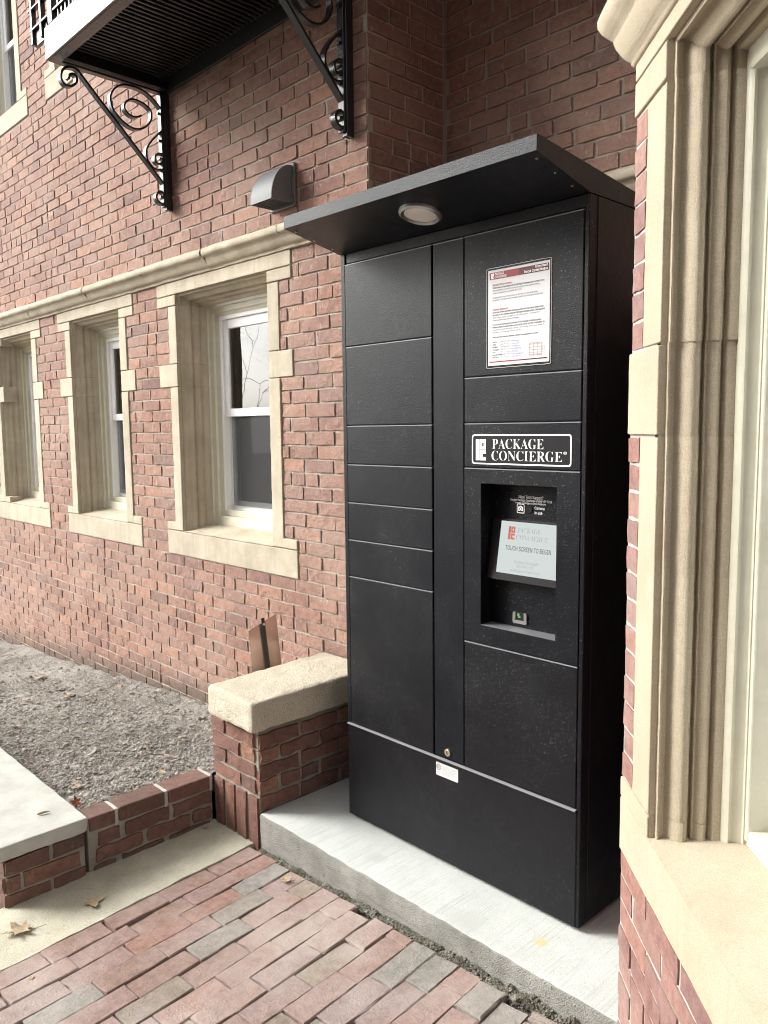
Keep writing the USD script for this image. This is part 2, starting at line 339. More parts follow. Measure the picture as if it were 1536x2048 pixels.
M_DIRT = grainy('slab_dirt', (0.09, 0.08, 0.065), (0.28, 0.26, 0.22), scale=18, grain=240, bumpd=0.004, rough=1.0, speck=(60, 0.6, (0.09, 0.10, 0.05)))
M_IRON = simple('glossy_black_paint', (0.012, 0.012, 0.013), 0.22, bump=(70, 0.004), coat=0.3)
M_IRONDULL = simple('weathered_black_paint', (0.022, 0.021, 0.02), 0.42, bump=(110, 0.004))
M_WOOD = simple('cream_painted_wood', (0.55, 0.525, 0.42), 0.45, bump=(40, 0.0012), var=0.07)
M_VINYL = simple('white_vinyl', (0.78, 0.78, 0.79), 0.32)
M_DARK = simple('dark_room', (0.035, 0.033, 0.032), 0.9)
M_BLIND = simple('window_blind', (0.62, 0.61, 0.58), 0.7)
M_GREYPL = simple('grey_plastic', (0.10, 0.104, 0.108), 0.55, bump=(30, 0.0006))
M_DARKGREY = simple('dark_grey_plastic', (0.05, 0.05, 0.052), 0.5)
M_CHROME = simple('brushed_metal', (0.62, 0.61, 0.59), 0.28, metallic=1.0)
M_BRASS = simple('pale_brass', (0.70, 0.63, 0.48), 0.33, metallic=1.0)
M_LENS = simple('lamp_diffuser', (0.80, 0.76, 0.70), 0.35, var=0.06)
M_RING = simple('lamp_ring', (0.42, 0.42, 0.42), 0.3, metallic=0.85, bump=(90, 0.001))
M_WHITE = simple('white_print', (0.82, 0.82, 0.82), 0.4)
M_PAPER = simple('notice_paper', (0.60, 0.595, 0.61), 0.3)
M_INK = simple('black_ink', (0.03, 0.03, 0.035), 0.5)
M_INKGREY = simple('grey_ink', (0.16, 0.16, 0.16), 0.5)
M_MAROON = simple('maroon_ink', (0.26, 0.022, 0.028), 0.35)
M_DKRED = simple('dark_maroon_ink', (0.11, 0.012, 0.02), 0.35)
M_RED = simple('red_logo_ink', (0.32, 0.05, 0.03), 0.4)
M_BLUE = simple('link_blue_ink', (0.10, 0.12, 0.35), 0.5)
M_BLACKPL = simple('black_plastic', (0.012, 0.012, 0.013), 0.25)
M_GREENPAINT = simple('dark_green_post', (0.012, 0.022, 0.016), 0.4)
M_SIGNMETAL = simple('polished_sheet', (0.50, 0.38, 0.335), 0.16, metallic=0.8)
M_LABEL = simple('sticker_silver', (0.50, 0.50, 0.50), 0.35)
M_GREEN = simple('scanner_green', (0.10, 0.30, 0.08), 0.3)
M_BARK = simple('tree_bark', (0.10, 0.085, 0.07), 0.9, bump=(20, 0.01))
M_SCREEN = mat('lit_screen', {'e': ('emission', {'color': (0.86, 0.94, 0.92), 'strength': 0.26}), 'gl': ('glossy_bsdf', {'color': (1, 1, 1), 'roughness': 0.06}), 'f': ('fresnel', {'IOR': 1.45}), 'm': ('mix_closure', {})},
               [('f.fac', 'm.fac'), ('e.emission', 'm.closure1'), ('gl.BSDF', 'm.closure2')], surface='m.closure')
M_GLASS = mat('window_glass', {'t': ('transparent_bsdf', {'color': (0.82, 0.85, 0.84)}), 'gl': ('glossy_bsdf', {'color': (1, 1, 1), 'roughness': 0.01}), 'f': ('fresnel', {'IOR': 1.75}), 'm': ('mix_closure', {}),
                               'g': ('geometry', {}), 'n': ('noise_texture', {'scale': 3.0, 'detail': 1}), 'b': ('bump', {'strength': 0.5, 'distance': 0.004})},
              [('f.fac', 'm.fac'), ('t.BSDF', 'm.closure1'), ('gl.BSDF', 'm.closure2'), ('g.position', 'n.vector'), ('n.fac', 'b.height'), ('b.normal', 'gl.normal')], surface='m.closure')
M_MESH = mat('insect_mesh', {'t': ('transparent_bsdf', {'color': (1, 1, 1)}), 'd': ('diffuse_bsdf', {'color': (0.055, 0.055, 0.056)}), 'm': ('mix_closure', {'fac': 0.42})},
             [('t.BSDF', 'm.closure1'), ('d.BSDF', 'm.closure2')], surface='m.closure')
M_LAMINATE = mat('clear_laminate', {'t': ('transparent_bsdf', {'color': (0.9, 0.9, 0.92)}), 'gl': ('glossy_bsdf', {'color': (0.9, 0.9, 0.9), 'roughness': 0.12}), 'm': ('mix_closure', {'fac': 0.10})},
                 [('t.BSDF', 'm.closure1'), ('gl.BSDF', 'm.closure2')], surface='m.closure')
def powder(name, base, rough, dust, spec=.5, th=.66, dsc=170, peel=.0009):
    return mat(name, {'g': ('geometry', {}), 'n': ('noise_texture', {'scale': 340, 'detail': 2}), 'b': ('bump', {'strength': 1.0, 'distance': peel}),
                      'v': ('voronoi_texture', {'scale': dsc}), 'rv': ('rgb_ramp', {'ramp': [(0.15, (dust,) * 3), (0.30, (0, 0, 0))]}), 'rc': ('rgb_ramp', {'ramp': [(th, (0, 0, 0)), (th + .12, (1, 1, 1))]}), 'mc': ('math', {'math_type': 'multiply'}), 'cb': ('rgb_to_bw', {}),
                      'w': ('noise_texture', {'scale': 3.2, 'detail': 4}), 'rw': ('rgb_ramp', {'ramp': [(0.42, (0.15, 0.15, 0.15)), (0.62, (1, 1, 1))]}), 'mw': ('math', {'math_type': 'multiply'}),
                      'mx': ('mix', {'color1': base, 'color2': (0.36, 0.33, 0.30)}), 'rr': ('map_range', {'from_min': 0.3, 'from_max': 0.7, 'to_min': rough - .10, 'to_max': rough + .13}),
                      'p': ('principled_bsdf', {'specular_ior_level': spec})},
               [('g.position', 'n.vector'), ('n.fac', 'b.height'), ('b.normal', 'p.normal'), ('g.position', 'v.vector'), ('v.distance', 'rv.fac'), ('v.color', 'cb.color'), ('cb.val', 'rc.fac'), ('rv.color', 'mc.value1'), ('rc.color', 'mc.value2'), ('g.position', 'w.vector'), ('w.fac', 'rw.fac'),
                ('mc.value', 'mw.value1'), ('rw.color', 'mw.value2'), ('mw.value', 'mx.fac'), ('mx.color', 'p.base_color'), ('w.fac', 'rr.value'), ('rr.result', 'p.roughness')])
M_LOCKER = powder('black_powder_coat', (0.0045, 0.005, 0.007), 0.26, 0.5, spec=.20, th=.74, dsc=150, peel=.0013)
M_LOCKERLOW = powder('black_powder_coat_dusty', (0.0048, 0.005, 0.0065), 0.25, 0.7, spec=.25, th=.52, dsc=165, peel=.0013)
M_EDGE = simple('edge_highlight_grey', (0.20, 0.20, 0.21), 0.35)  # lighter grey that paints the bright highlight along the locker's top edges
M_LOCKERTOP = powder('black_powder_coat_canopy', (0.006, 0.007, 0.010), 0.32, 0.5, spec=.27, peel=.0022, th=.75)
def leafmat(name, a, b):
    return mat(name, {'g': ('geometry', {}), 'n': ('noise_texture', {'scale': 60, 'detail': 5}), 'r': ('rgb_ramp', {'ramp': [(0.3, a), (0.7, b)]}), 'p': ('principled_bsdf', {'roughness': 0.7})},
               [('g.position', 'n.vector'), ('n.fac', 'r.fac'), ('r.color', 'p.base_color')])
M_LEAF = leafmat('dry_leaf_tan', (0.27, 0.19, 0.11), (0.46, 0.36, 0.23))
M_LEAFR = leafmat('dry_leaf_russet', (0.17, 0.045, 0.018), (0.30, 0.09, 0.03))
M_LEAFB = leafmat('dry_leaf_brown', (0.24, 0.16, 0.10), (0.40, 0.30, 0.2))

M_CHIP = leafmat('bark_chip', (0.16, 0.115, 0.08), (0.36, 0.29, 0.22))

# ------------------------------------------------------------------ bricks
LOCKER_SHADE = Polygon([(690, 515), (570, 440), (1074, 270), (1270, 385), (1240, 1800), (1157, 1858), (697, 1622)])
def brick(u0, u1, z0, z1, O, U, N, rng, depth=0.03, rough=0.0016, near=True, V=(0, 0, 1), edge=0.004, tiltamp=.010, rim=.0022, jit=.0018):
    """one brick of a wall: its face stands at about N*0; uneven face, worn edges"""
    O, U, N, V = (np.asarray(a, float) for a in (O, U, N, V))
    off = rng.uniform(-0.0015, 0.0025)
    if not near:
        P = [(u, z, off) for u, z in ((u0, z0), (u1, z0), (u1, z1), (u0, z1))] + [(u, z, -depth) for u, z in ((u0, z0), (u1, z0), (u1, z1), (u0, z1))]
        F = [(0, 1, 2), (0, 2, 3)] + [t for k in range(4) for t in ((k, k + 4, (k + 1) % 4 + 4), (k, (k + 1) % 4 + 4, (k + 1) % 4))]
        P = np.array(P)
    else:
        nu = max(3, min(6, int((u1 - u0) / 0.035)))
        us = np.linspace(u0, u1, nu + 1); zs = np.array([z0, z0 + (z1 - z0) * .5, z1])
        P, idx = [], {}
        tilt = rng.uniform(-tiltamp, tiltamp, 2)
        for i, u in enumerate(us):
            for j, z in enumerate(zs):
                on_rim = i in (0, nu) or j in (0, 2)
                du, dz = rng.uniform(-jit, jit, 2) if on_rim else (0, 0)
                uu = u + du + (edge * (1 if i == 0 else -1) if i in (0, nu) else 0) * .5
                zz = z + dz
                d = off + rng.normal(0, rough) + tilt[0] * (u - (u0 + u1) / 2) + tilt[1] * (z - (z0 + z1) / 2) - (rng.uniform(.0, rim) if on_rim else 0)
                d = max(d, -.0038 if rim > .001 else -.0018)
                idx[i, j] = len(P); P.append((uu, zz, d))
        F = []
        for i in range(nu):
            for j in range(2):
                a, b, c, d = idx[i, j], idx[i + 1, j], idx[i + 1, j + 1], idx[i, j + 1]
                F += [(a, b, c), (a, c, d)] if rng.random() < .5 else [(a, b, d), (b, c, d)]
        ring = [idx[i, 0] for i in range(nu + 1)] + [idx[nu, 1]] + [idx[i, 2] for i in range(nu, -1, -1)] + [idx[0, 1]]
        n0 = len(P)
        cu, cz = (u0 + u1) / 2, (z0 + z1) / 2
        for k in ring:
            u, z, d = P[k]; P.append((u + math.copysign(.0015, u - cu), z + math.copysign(.0012, z - cz), -depth))
        L = len(ring)
        for k in range(L):
            a, b, c, d = ring[k], ring[(k + 1) % L], n0 + (k + 1) % L, n0 + k
            F += [(a, d, c), (a, c, b)]
        P = np.array(P)
    W = O + P[:, :1] * U + P[:, 1:2] * V + P[:, 2:] * N
    F = np.array(F)
    if np.dot(np.cross(U, V), N) < 0: F = F[:, ::-1]
    return T(W, F)

def course(u0, u1, L, phase, joint, rng, header=0.1, minlen=0.045):
    """brick ends along one course between u0 and u1"""
    out, u = [], phase + math.floor((u0 - phase) / L) * L
    while u < u1 - .01:
        parts = [(u, u + L)] if rng.random() > header else [(u, u + L * .5), (u + L * .5, u + L)]
        for a, b in parts:
            a2, b2 = max(a + joint / 2 + rng.uniform(-.003, .003), u0 + (joint * .35)), min(b - joint / 2 + rng.uniform(-.003, .003), u1 - joint * .35)
            if b2 - a2 > 0.012: out.append([a2, b2])
        u += L
    k = 0
    while k < len(out):                                    # no slivers
        if out[k][1] - out[k][0] < minlen and len(out) > 1:
            if k + 1 < len(out): out[k + 1][0] = out[k][0]
            else: out[k - 1][1] = out[k][1]
            out.pop(k)
        else: k += 1
    return out

def free(u0, u1, blocks):
    segs = [(u0, u1)]
    for a, b in blocks:
        segs = [s for p, q in segs for s in ((p, min(q, a)), (max(p, b), q)) if s[1] - s[0] > 0.02]
    return segs

class Wall:
    """collects the bricks of one thing, then writes the 300 that show largest as parts and the rest as one"""
    def __init__(self): self.items = []
    def add(self, mesh, tone, hidden=False):
        p = project(mesh.vertices); a = 0.0
        if not np.isnan(p).any() and not hidden:
            lo, hi = p.min(0), p.max(0)
            w = min(hi[0], 1536) - max(lo[0], 0); h = min(hi[1], 2048) - max(lo[1], 0)
            if w > 0 and h > 0: a = w * h
            if a and LOCKER_SHADE.contains(Point((lo + hi) / 2)): a = 0.0
        self.items.append((a, mesh, tone))
    def write(self, parent, material, most=300, smallest=40.0, name='brick'):
        order = sorted(range(len(self.items)), key=lambda i: -self.items[i][0])
        single = [i for i in order[:most] if self.items[i][0] > smallest]
        for i in sorted(single): obj(name, self.items[i][1], material, parent, tone=self.items[i][2])
        rest = [i for i in range(len(self.items)) if i not in set(single)]
        if rest:
            ms = [self.items[i][1] for i in rest]
            tone = np.concatenate([np.full(len(m.vertices), self.items[i][2]) for i, m in zip(rest, ms)])
            obj('smaller_' + name + 's', trimesh.util.concatenate(ms), material, parent, tone=tone, kind='stuff')

# ------------------------------------------------------------------ numbers of the place (metres; measured from the photograph)
WY = 2.28            # plane of the main wall
CX = -2.442          # its right-hand corner
BY = 2.744           # back wall of the recess
CZ0, CH = 0.903, 0.0636   # a course line and the course height
BL = 0.207           # brick and joint
def gz(x, y): return -0.021 + 0.045 * (np.clip(x, -2.785, 3) + 2.785) + 0.02 * (np.clip(y, -1, 3) - 1.4)
def soil_z(x): return 0.16 + 0.08 * (x + 2.9)
BB = 0.742
S2 = math.sqrt(0.5)
TD = np.array([-S2, S2, 0]); ND = np.array([S2, S2, 0])   # along the bay face (away), into the bay
def bay(t, d, z): return TD * t + ND * (BB * S2 + d) + np.array([0, 0, z])

# ------------------------------------------------------------------ ground, paving, slab, soil
gx = np.concatenate([[-60, -20, -8], np.linspace(-2.785, 3, 12), [20, 60]]); gy = np.concatenate([[-60, -20, -6], np.linspace(-1, 1.66, 8)])
A, B = np.meshgrid(gx, gy, indexing='ij')
Vg = np.stack([A, B, gz(A, B) - 0.022], -1).reshape(-1, 3)
nb = len(gy); i, j = np.meshgrid(np.arange(len(gx) - 1), np.arange(nb - 1), indexing='ij')
q = np.stack([i * nb + j, (i + 1) * nb + j, (i + 1) * nb + j + 1, i * nb + j + 1], -1).reshape(-1, 4)
tag(obj('ground', (Vg, q), M_SAND), kind='structure')

pave = thing('brick_pavement', (-1.6, 1.2, 0), kind='structure')
rng = np.random.default_rng(5)
PITCH, PL, SL = 0.0895, 0.2065, -0.055
phase = [0.834, 0.883, 0.824, 0.884, 0.945, 1.075, 1.147, 1.213, 1.310, 1.402, 1.45, 1.30, 1.36, 1.52, 1.42, 1.40, 1.50, 1.36, 1.46, 1.4, 1.33, 1.5, 1.41, 1.3]
TONES = {}
pv = []
for r in range(24):
    xc = -2.418 + r * PITCH
    y = phase[r] - 8 * PL; a_end = 1.655
    while y < a_end:
        y0, y1 = y + .0018 + rng.uniform(-.0015, .002), y + PL - .0018 + rng.uniform(-.002, .002)
        y += PL
        if y1 > a_end: y1 = a_end + rng.uniform(-.012, .006)
        if y1 - y0 < .035 or y1 < -.35: continue
        w = PITCH / 2 - .0011 + rng.uniform(-.0015, .001)
        cx, cy = xc + SL * ((y0 + y1) / 2 - 1.03), (y0 + y1) / 2
        hx, hy = w, (y1 - y0) / 2; th = 0.0032; top = rng.normal(0, .0026)
        rot = -SL + rng.normal(0, .008); tx, ty = rng.normal(0, .013, 2)
        us = [-hx, -hx + th, 0, hx - th, hx]; vs = [-hy, -hy + th] + list(np.linspace(-hy, hy, 5)[1:-1]) + [hy - th, hy]
        P, idx = [], {}
        for ii, u in enumerate(us):
            for jj, v in enumerate(vs):
                rim = ii in (0, 4) or jj in (0, len(vs) - 1)
                dz = -th * .9 - rng.uniform(0, .002) if rim else rng.normal(0, .0007)
                du, dv = rng.normal(0, .0020, 2) if rim else (0, 0)
                idx[ii, jj] = len(P); P.append((u + du, v + dv, top + dz + tx * u + ty * v))
        F = []
        for ii in range(4):
            for jj in range(len(vs) - 1):
                a, b, c, d = idx[ii, jj], idx[ii + 1, jj], idx[ii + 1, jj + 1], idx[ii, jj + 1]
                F += [(a, b, c), (a, c, d)]
        ring = [idx[ii, 0] for ii in range(5)] + [idx[4, jj] for jj in range(1, len(vs))] + [idx[ii, len(vs) - 1] for ii in (3, 2, 1, 0)] + [idx[0, jj] for jj in range(len(vs) - 2, 0, -1)]
        n0 = len(P); P += [(P[k][0], P[k][1], -.05) for k in ring]; L = len(ring)
        for k in range(L): F += [(ring[k], n0 + k, n0 + (k + 1) % L), (ring[k], n0 + (k + 1) % L, ring[(k + 1) % L])]
        P = np.array(P); c, s = math.cos(rot), math.sin(rot)
        X = np.stack([cx + c * P[:, 0] - s * P[:, 1], cy + s * P[:, 0] + c * P[:, 1], P[:, 2]], 1)
        X[:, 2] += gz(X[:, 0], X[:, 1])
        tone = rng.uniform(0.0, 0.33) if rng.random() < .25 else rng.uniform(.34, 1.0)
        if r < 1: tone = rng.uniform(.45, .7)
        uv = project(X); on = not np.isnan(uv).any() and (uv[:, 0] > -40).any() and (uv[:, 0] < 1300).any() and (uv[:, 1] < 2120).any()
        pv.append((on, T(X, F), tone))
for on, m, tone in pv:
    if on: obj('brick', m, M_PAVER, pave, tone=tone)
rest = [(m, t) for on, m, t in pv if not on]
obj('smaller_bricks', [m for m, _ in rest], M_PAVER, pave, tone=np.concatenate([np.full(len(m.vertices), t) for m, t in rest]), kind='stuff')

# concrete strip between the paving and the kerb
def strip_warp(v):
    v = v.copy(); k = v[:, 0] > -2.6
    v[k, 0] += SL * (v[k, 1] - 1.03) + (meshkit.fbm(np.stack([v[k, 1] * 14, v[k, 1] * 0, v[k, 1] * 0], 1), 3, 3) - .5) * .018
    v[:, 2] += gz(v[:, 0], v[:, 1]); return v
xs, ys = np.linspace(-2.80, -2.466, 9), np.linspace(-1.2, 1.684, 150)
A, B = np.meshgrid(xs, ys, indexing='ij')
hz = (meshkit.fbm(np.stack([A * 6, B * 6, A * 0], -1), 4, 8) - .5) * .009
Vp = strip_warp(np.stack([A, B, hz + .003], -1).reshape(-1, 3)); nb = len(ys)
low = Vp[-nb:].copy(); low[:, 2] -= .05; low[:, 0] += .004
Vp = np.vstack([Vp, low])
i, j = np.meshgrid(np.arange(len(xs)), np.arange(nb - 1), indexing='ij')
q = np.stack([i * nb + j, (i + 1) * nb + j, (i + 1) * nb + j + 1, i * nb + j + 1], -1).reshape(-1, 4)
tag(obj('concrete_path', (Vp, q), M_PATH, smooth=40), kind='structure')

# the slab the locker stands on
SZ = 0.135; SLX0, SLX1, SLY0 = -2.452, -0.80, 1.676
slab = thing('concrete_slab', (-1.65, 1.676, 0), kind='structure')
xs = np.arange(SLX0, SLX1 + .02, .012)
edge = (meshkit.fbm(np.stack([xs * 22, xs * 0, xs * 0], 1), 4, 21) - .5)
prof_n = [(0.0, 1.07), (0.0, .4), (0.0, .03), (.0, .012), (-.002, .004), (-.006, .0), (-.03, .0), (-.06, .001), (-.09, .003), (-.13, .002), (-.20, .0)]
Vt_, n = [], len(prof_n)
for k, x in enumerate(xs):
    for m_, (dz, dy) in enumerate(prof_n):
        w = 1.0 if m_ >= 3 else .0
        rag = edge[k] * .007 * w + (meshkit.noise(np.array([[x * 90, dz * 60, 3.3]]), 4)[0] - .5) * .006 * (m_ >= 5)
        Vt_.append((x, SLY0 + dy + rag, SZ + dz + (edge[k] * .003 if m_ in (3, 4, 5) else 0)))
i, j = np.meshgrid(np.arange(len(xs) - 1), np.arange(n - 1), indexing='ij')
q = np.stack([i * n + j, i * n + j + 1, (i + 1) * n + j + 1, (i + 1) * n + j], -1).reshape(-1, 4)
top, side = q[(q[:, 0] % n) < 4], q[(q[:, 0] % n) >= 4]
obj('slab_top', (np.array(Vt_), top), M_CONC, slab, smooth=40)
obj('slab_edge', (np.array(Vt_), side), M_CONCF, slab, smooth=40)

# ------------------------------------------------------------------ the brick building: main wall, recess
bld = thing('brick_building', (CX, WY, 0), 'red brick building wall with cream stone window surrounds and stone string course', 'building')
XU = np.array([1.0, 0, 0]); YU = np.array([0, 1.0, 0]); ZU = np.array([0, 0, 1.0])
X0, Z0, Z1 = -9.6, -0.42, 8.2
blocks = []          # stone rectangles in the main wall: x0, x1, z0, z1
holes = []
surrounds = []
rs = np.random.default_rng(11)
def window(x0, x1, zs, zt, seed, right_open=True, left_open=True, blind=False):
    """stone surround, wooden frame, two vinyl sashes; x0..x1, zs..zt is the stone opening at the wall face"""
    y = WY - .004
    sur = sub(bld, 'window_surround'); win = sub(bld, 'window')
    c = lambda k: zs - .142 + k * CH                      # course lines counted from under the sill
    d = .15; sp = .058
    rects = []
    def stone(nm, a, b, z0, z1, yb=WY + .09, dz=0.0):
        pr = rs.uniform(0, .003)
        obj(nm, lump((a + .002, y - pr, z0 + .002), (b - .002, yb, z1 - .002), r=.005, step=.028, amp=.0016, freq=30, seed=seed + len(rects)), M_STONE, sur, smooth=35)
        rects.append((a, b, z0, z1))
    stone('sill_stone', x0 - .183, x1 + .196, c(0), zs - .002)
    for side, (a, b, q) in (('l', (x0 - .088, x0, x0 - .205)), ('r', (x1, x1 + .092, x1 + .19))):
        k0 = 2.15 if side == 'l' else 3.0
        if side == 'l' and not left_open: a, q = x0 - .05, x0 - .05
        stone('jamb_stone', a, b, zs, c(15))
        stone('quoin_stone', min(q, b) if side == 'l' else a, b if side == 'l' else q, c(15), c(17))
        stone('jamb_stone', a, b, c(17), c(22))
        # the foot of the jamb sits on the sill stone's raised end
        stone('sill_end_stone', (x0 - .183) if side == 'l' else a, b if side == 'l' else x1 + .196, zs - .002, c(3))
        if left_open or side == 'r':
            pass
    stone('lintel_stone', x0 - .205 if left_open else x0 - .05, x1 + .19, zt, c(24) + .002)
    stone('lintel_end_stone', x0 - .205 if left_open else x0 - .05, x0, c(22), zt)
    stone('lintel_end_stone', x1, x1 + .19, c(22), zt)
    for a, b, z0, z1 in rects: blocks.append((a, b, z0, z1))
    blocks.append((x0, x1, zs, zt)); holes.append((x0 + .02 - .04, x1 + .02, zs - .01, zt + .02))
    # moulded splay: jambs and head swept with mitres; (a = into the opening, b = depth)
    prof = [(0, 0), (0.0, .013), (.010, .0145), (.011, .022), (.008, .030), (.011, .039), (.022, .047), (.029, .056), (.031, .065), (.028, .075), (.022, .081), (.030, .084), (.038, .092), (.042, .102), (.041, .112), (.038, .119), (.042, .123), (.050, .127), (sp, d)]
    O = lambda x, z: np.array([x, WY, z])
    Yv = YU
    segs = [(zs, c(15)), (c(15), c(17)), (c(17), c(22)), (c(22), zt)]
    for s0, s1 in segs:
        last = s1 == zt
        for sx, xx_ in ((1, x0), (-1, x1)):
            st = line_stations(O(xx_ + rs.uniform(-.0012, .0012), s0 + .0005), O(xx_, s1 - (0 if last else .0005)), XU * sx, Yv, .05)
            if last: st[-1] = (O(xx_, zt), XU * sx - ZU, Yv)
            obj('moulded_jamb', sweep(st, prof, amp=.0012, freq=40, seed=seed), M_STONE, sur, smooth=50)
    st = line_stations(O(x0, zt), O(x1, zt), -ZU, Yv, .05); st[0] = (O(x0, zt), XU - ZU, Yv); st[-1] = (O(x1, zt), -XU - ZU, Yv)
    obj('moulded_head', sweep(st, prof, amp=.0012, freq=40, seed=seed + 1), M_STONE, sur, smooth=50)
    # sloping sill top
    xi0, xi1 = x0 + sp, x1 - sp
    V = []; nx, ny = 24, 6
    for iy in range(ny + 1):
        f = iy / ny
        for ix in range(nx + 1):
            V.append((x0 + .0 + (x1 - x0) * ix / nx, WY - .004 + f * (d + .09), zs + f * .05 + (rs.normal(0, .0012) if iy else -.001)))
    F = [(iy * (nx + 1) + ix, iy * (nx + 1) + ix + 1, (iy + 1) * (nx + 1) + ix + 1, (iy + 1) * (nx + 1) + ix) for iy in range(ny) for ix in range(nx)]
    obj('sill_top', (np.array(V), np.array(F)), M_STONE, sur, smooth=40)
    # wooden frame
    yf = WY + d
    zi0, zi1 = zs + .035, zt - sp
    w1 = .085
    wood = []
    for sx, xe in ((1, xi0), (-1, xi1)):
        pr = [(0 - .02, 0), (.014, 0), (.014, .012), (.030, .016), (.045, .016), (.050, .028), (w1, .034), (w1, .13), (-.02, .13)]
        wood.append(sweep([(np.array([xe, yf, zi0]), XU * sx, YU), (np.array([xe, yf, zi1 + .02]), XU * sx, YU)], pr, closed=True, caps=True))
    pr = [(-.02, 0), (.014, 0), (.014, .012), (.030, .016), (.040, .016), (.045, .028), (.062, .034), (.062, .13), (-.02, .13)]
    wood.append(sweep([(np.array([xi0 - .01, yf + .001, zi1]), -ZU, YU), (np.array([xi1 + .01, yf + .001, zi1]), -ZU, YU)], pr, closed=True, caps=True))
    obj('frame', wood, M_WOOD, win, smooth=30)
    zb = zs + .085
    obj('sub_sill', [bx((xi0 + .01, yf + .012, zs + .02), (xi1 - .01, yf + .12, zb + .0), .003), bx((xi0 + .05, yf + .035, zb), (xi1 - .05, yf + .12, zb + .035), .003)], M_WOOD, win)
    xv0, xv1, zv0, zv1 = xi0 + w1, xi1 - w1, zb + .03, zi1 - .062
    yv = yf + .045; zm = zs + .665
    def sash(nm, z0, z1, yy, wb, wt, ws=.048):
        obj(nm, [bx((xv0 + .012, yy, z0), (xv0 + .012 + ws, yy + .03, z1), .003), bx((xv1 - .012 - ws, yy, z0), (xv1 - .012, yy + .03, z1), .003),
                 bx((xv0 + .012 + ws, yy + .001, z0), (xv1 - .012 - ws, yy + .03, z0 + wb), .003), bx((xv0 + .012 + ws, yy + .001, z1 - wt), (xv1 - .012 - ws, yy + .03, z1), .003)], M_VINYL, win, smooth=30)
        obj('pane', bx((xv0 + .06, yy + .012, z0 + wb), (xv1 - .06, yy + .016, z1 - wt)), M_GLASS, win)
    obj('jamb_liner', [bx((xv0 - .002, yv - .012, zv0), (xv0 + .014, yv + .07, zv1), .002), bx((xv1 - .014, yv - .012, zv0), (xv1 + .002, yv + .07, zv1), .002), bx((xv0 + .014, yv - .012, zv1 - .02), (xv1 - .014, yv + .07, zv1), .002)], M_VINYL, win)
    sash('lower_sash', zv0, zm + .022, yv + .030, .055, .03)
    sash('upper_sash', zm - .022, zv1 - .02, yv + .002, .044, .05)
    obj('insect_screen', bx((xv0 + .05, yv + .018, zv0 + .03), (xv1 - .05, yv + .0185, zm - .022)), M_MESH, win)
    # room behind
    yr = yv + .085
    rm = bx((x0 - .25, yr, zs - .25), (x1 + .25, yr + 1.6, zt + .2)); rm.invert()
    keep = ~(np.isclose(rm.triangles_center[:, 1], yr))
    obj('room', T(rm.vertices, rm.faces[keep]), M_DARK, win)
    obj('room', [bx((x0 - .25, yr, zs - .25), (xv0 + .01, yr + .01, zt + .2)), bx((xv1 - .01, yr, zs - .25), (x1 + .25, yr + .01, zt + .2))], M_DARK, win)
    if blind:
        sl = [bar((xv0 + .10, yr + .10, z), (xv1 - .03, yr + .10, z), .022, .0015, up=(0, .5, 1)) for z in np.arange(zv0 + .02, zv1 - .04, .028)]
        obj('blind', sl, M_BLIND, win)
ZS, ZT = 1.045, 2.36
window(-4.010, -3.155, ZS, ZT, 1, blind=True)
window(-5.430, -4.703, ZS, ZT, 2, blind=True)
window(-6.860, -6.140, ZS, ZT, 3, left_open=False)
window(-7.700, -6.960, ZS, ZT, 4)
UZ = 3.988
window(-7.05, -6.150, UZ, UZ + 1.315, 5)
window(-5.450, -4.560, UZ, UZ + 1.315, 6)

# string course: over the ground-floor windows, round the recess
hood = [(0, 2.430), (.012, 2.432), (.014, 2.446), (.026, 2.450), (.034, 2.458), (.045, 2.472), (.050, 2.486), (.058, 2.490), (.072, 2.494), (.077, 2.506), (.075, 2.522), (.062, 2.532), (.03, 2.546), (-.01, 2.562)]
blocks.append((X0, CX, 2.432, 2.558))
cuts = [X0, -8.6, -7.3, -6.05, -5.05, -4.28, -3.62, -2.97, CX]
for k, (a, b) in enumerate(zip(cuts[:-1], cuts[1:])):
    st = line_stations((a + .0015, WY, 0), (b - .0015, WY, 0), -YU, ZU, .03)
    if b == CX: st[-1] = (np.array([CX, WY, 0]), -YU + XU, ZU)
    dy = rs.uniform(-.002, .002); st = [(O - YU * dy, A_, B_) for O, A_, B_ in st]
    obj('string_course_stone', sweep(st, hood, amp=.005, freq=20, seed=40 + k), M_STONE, bld, smooth=50)
st = line_stations((CX, WY, 0), (CX, BY, 0), XU, ZU, .03); st[0] = (np.array([CX, WY, 0]), XU - YU, ZU); st[-1] = (np.array([CX, BY, 0]), XU - YU, ZU)
obj('string_course_stone', sweep(st, hood, amp=.003, freq=20, seed=60), M_STONE, bld, smooth=50)
st = line_stations((CX, BY, 0), (-0.9, BY, 0), -YU, ZU, .03); st[0] = (np.array([CX, BY, 0]), XU - YU, ZU)
obj('string_course_stone', sweep(st, hood, amp=.003, freq=20, seed=61), M_STONE, bld, smooth=50)

# mortar sheets
def mortar_sheet(poly, place): return flat(poly, place)
wallpoly = sbox2(X0, Z0, CX - .004, Z1)
for a, b, z0, z1 in holes: wallpoly = wallpoly.difference(sbox2(a, z0, b, z1))
obj('mortar', flat(wallpoly, lambda u, v: (u, WY + .0058, v)), M_MORTAR, bld)
obj('mortar', flat(sbox2(WY + .005, Z0, BY + .03, Z1), lambda u, v: (CX - .0058, u, v)), M_MORTAR, bld)
obj('mortar', flat(sbox2(CX - .01, Z0, -.6, Z1), lambda u, v: (u, BY + .0058, v)), M_MORTAR, bld)
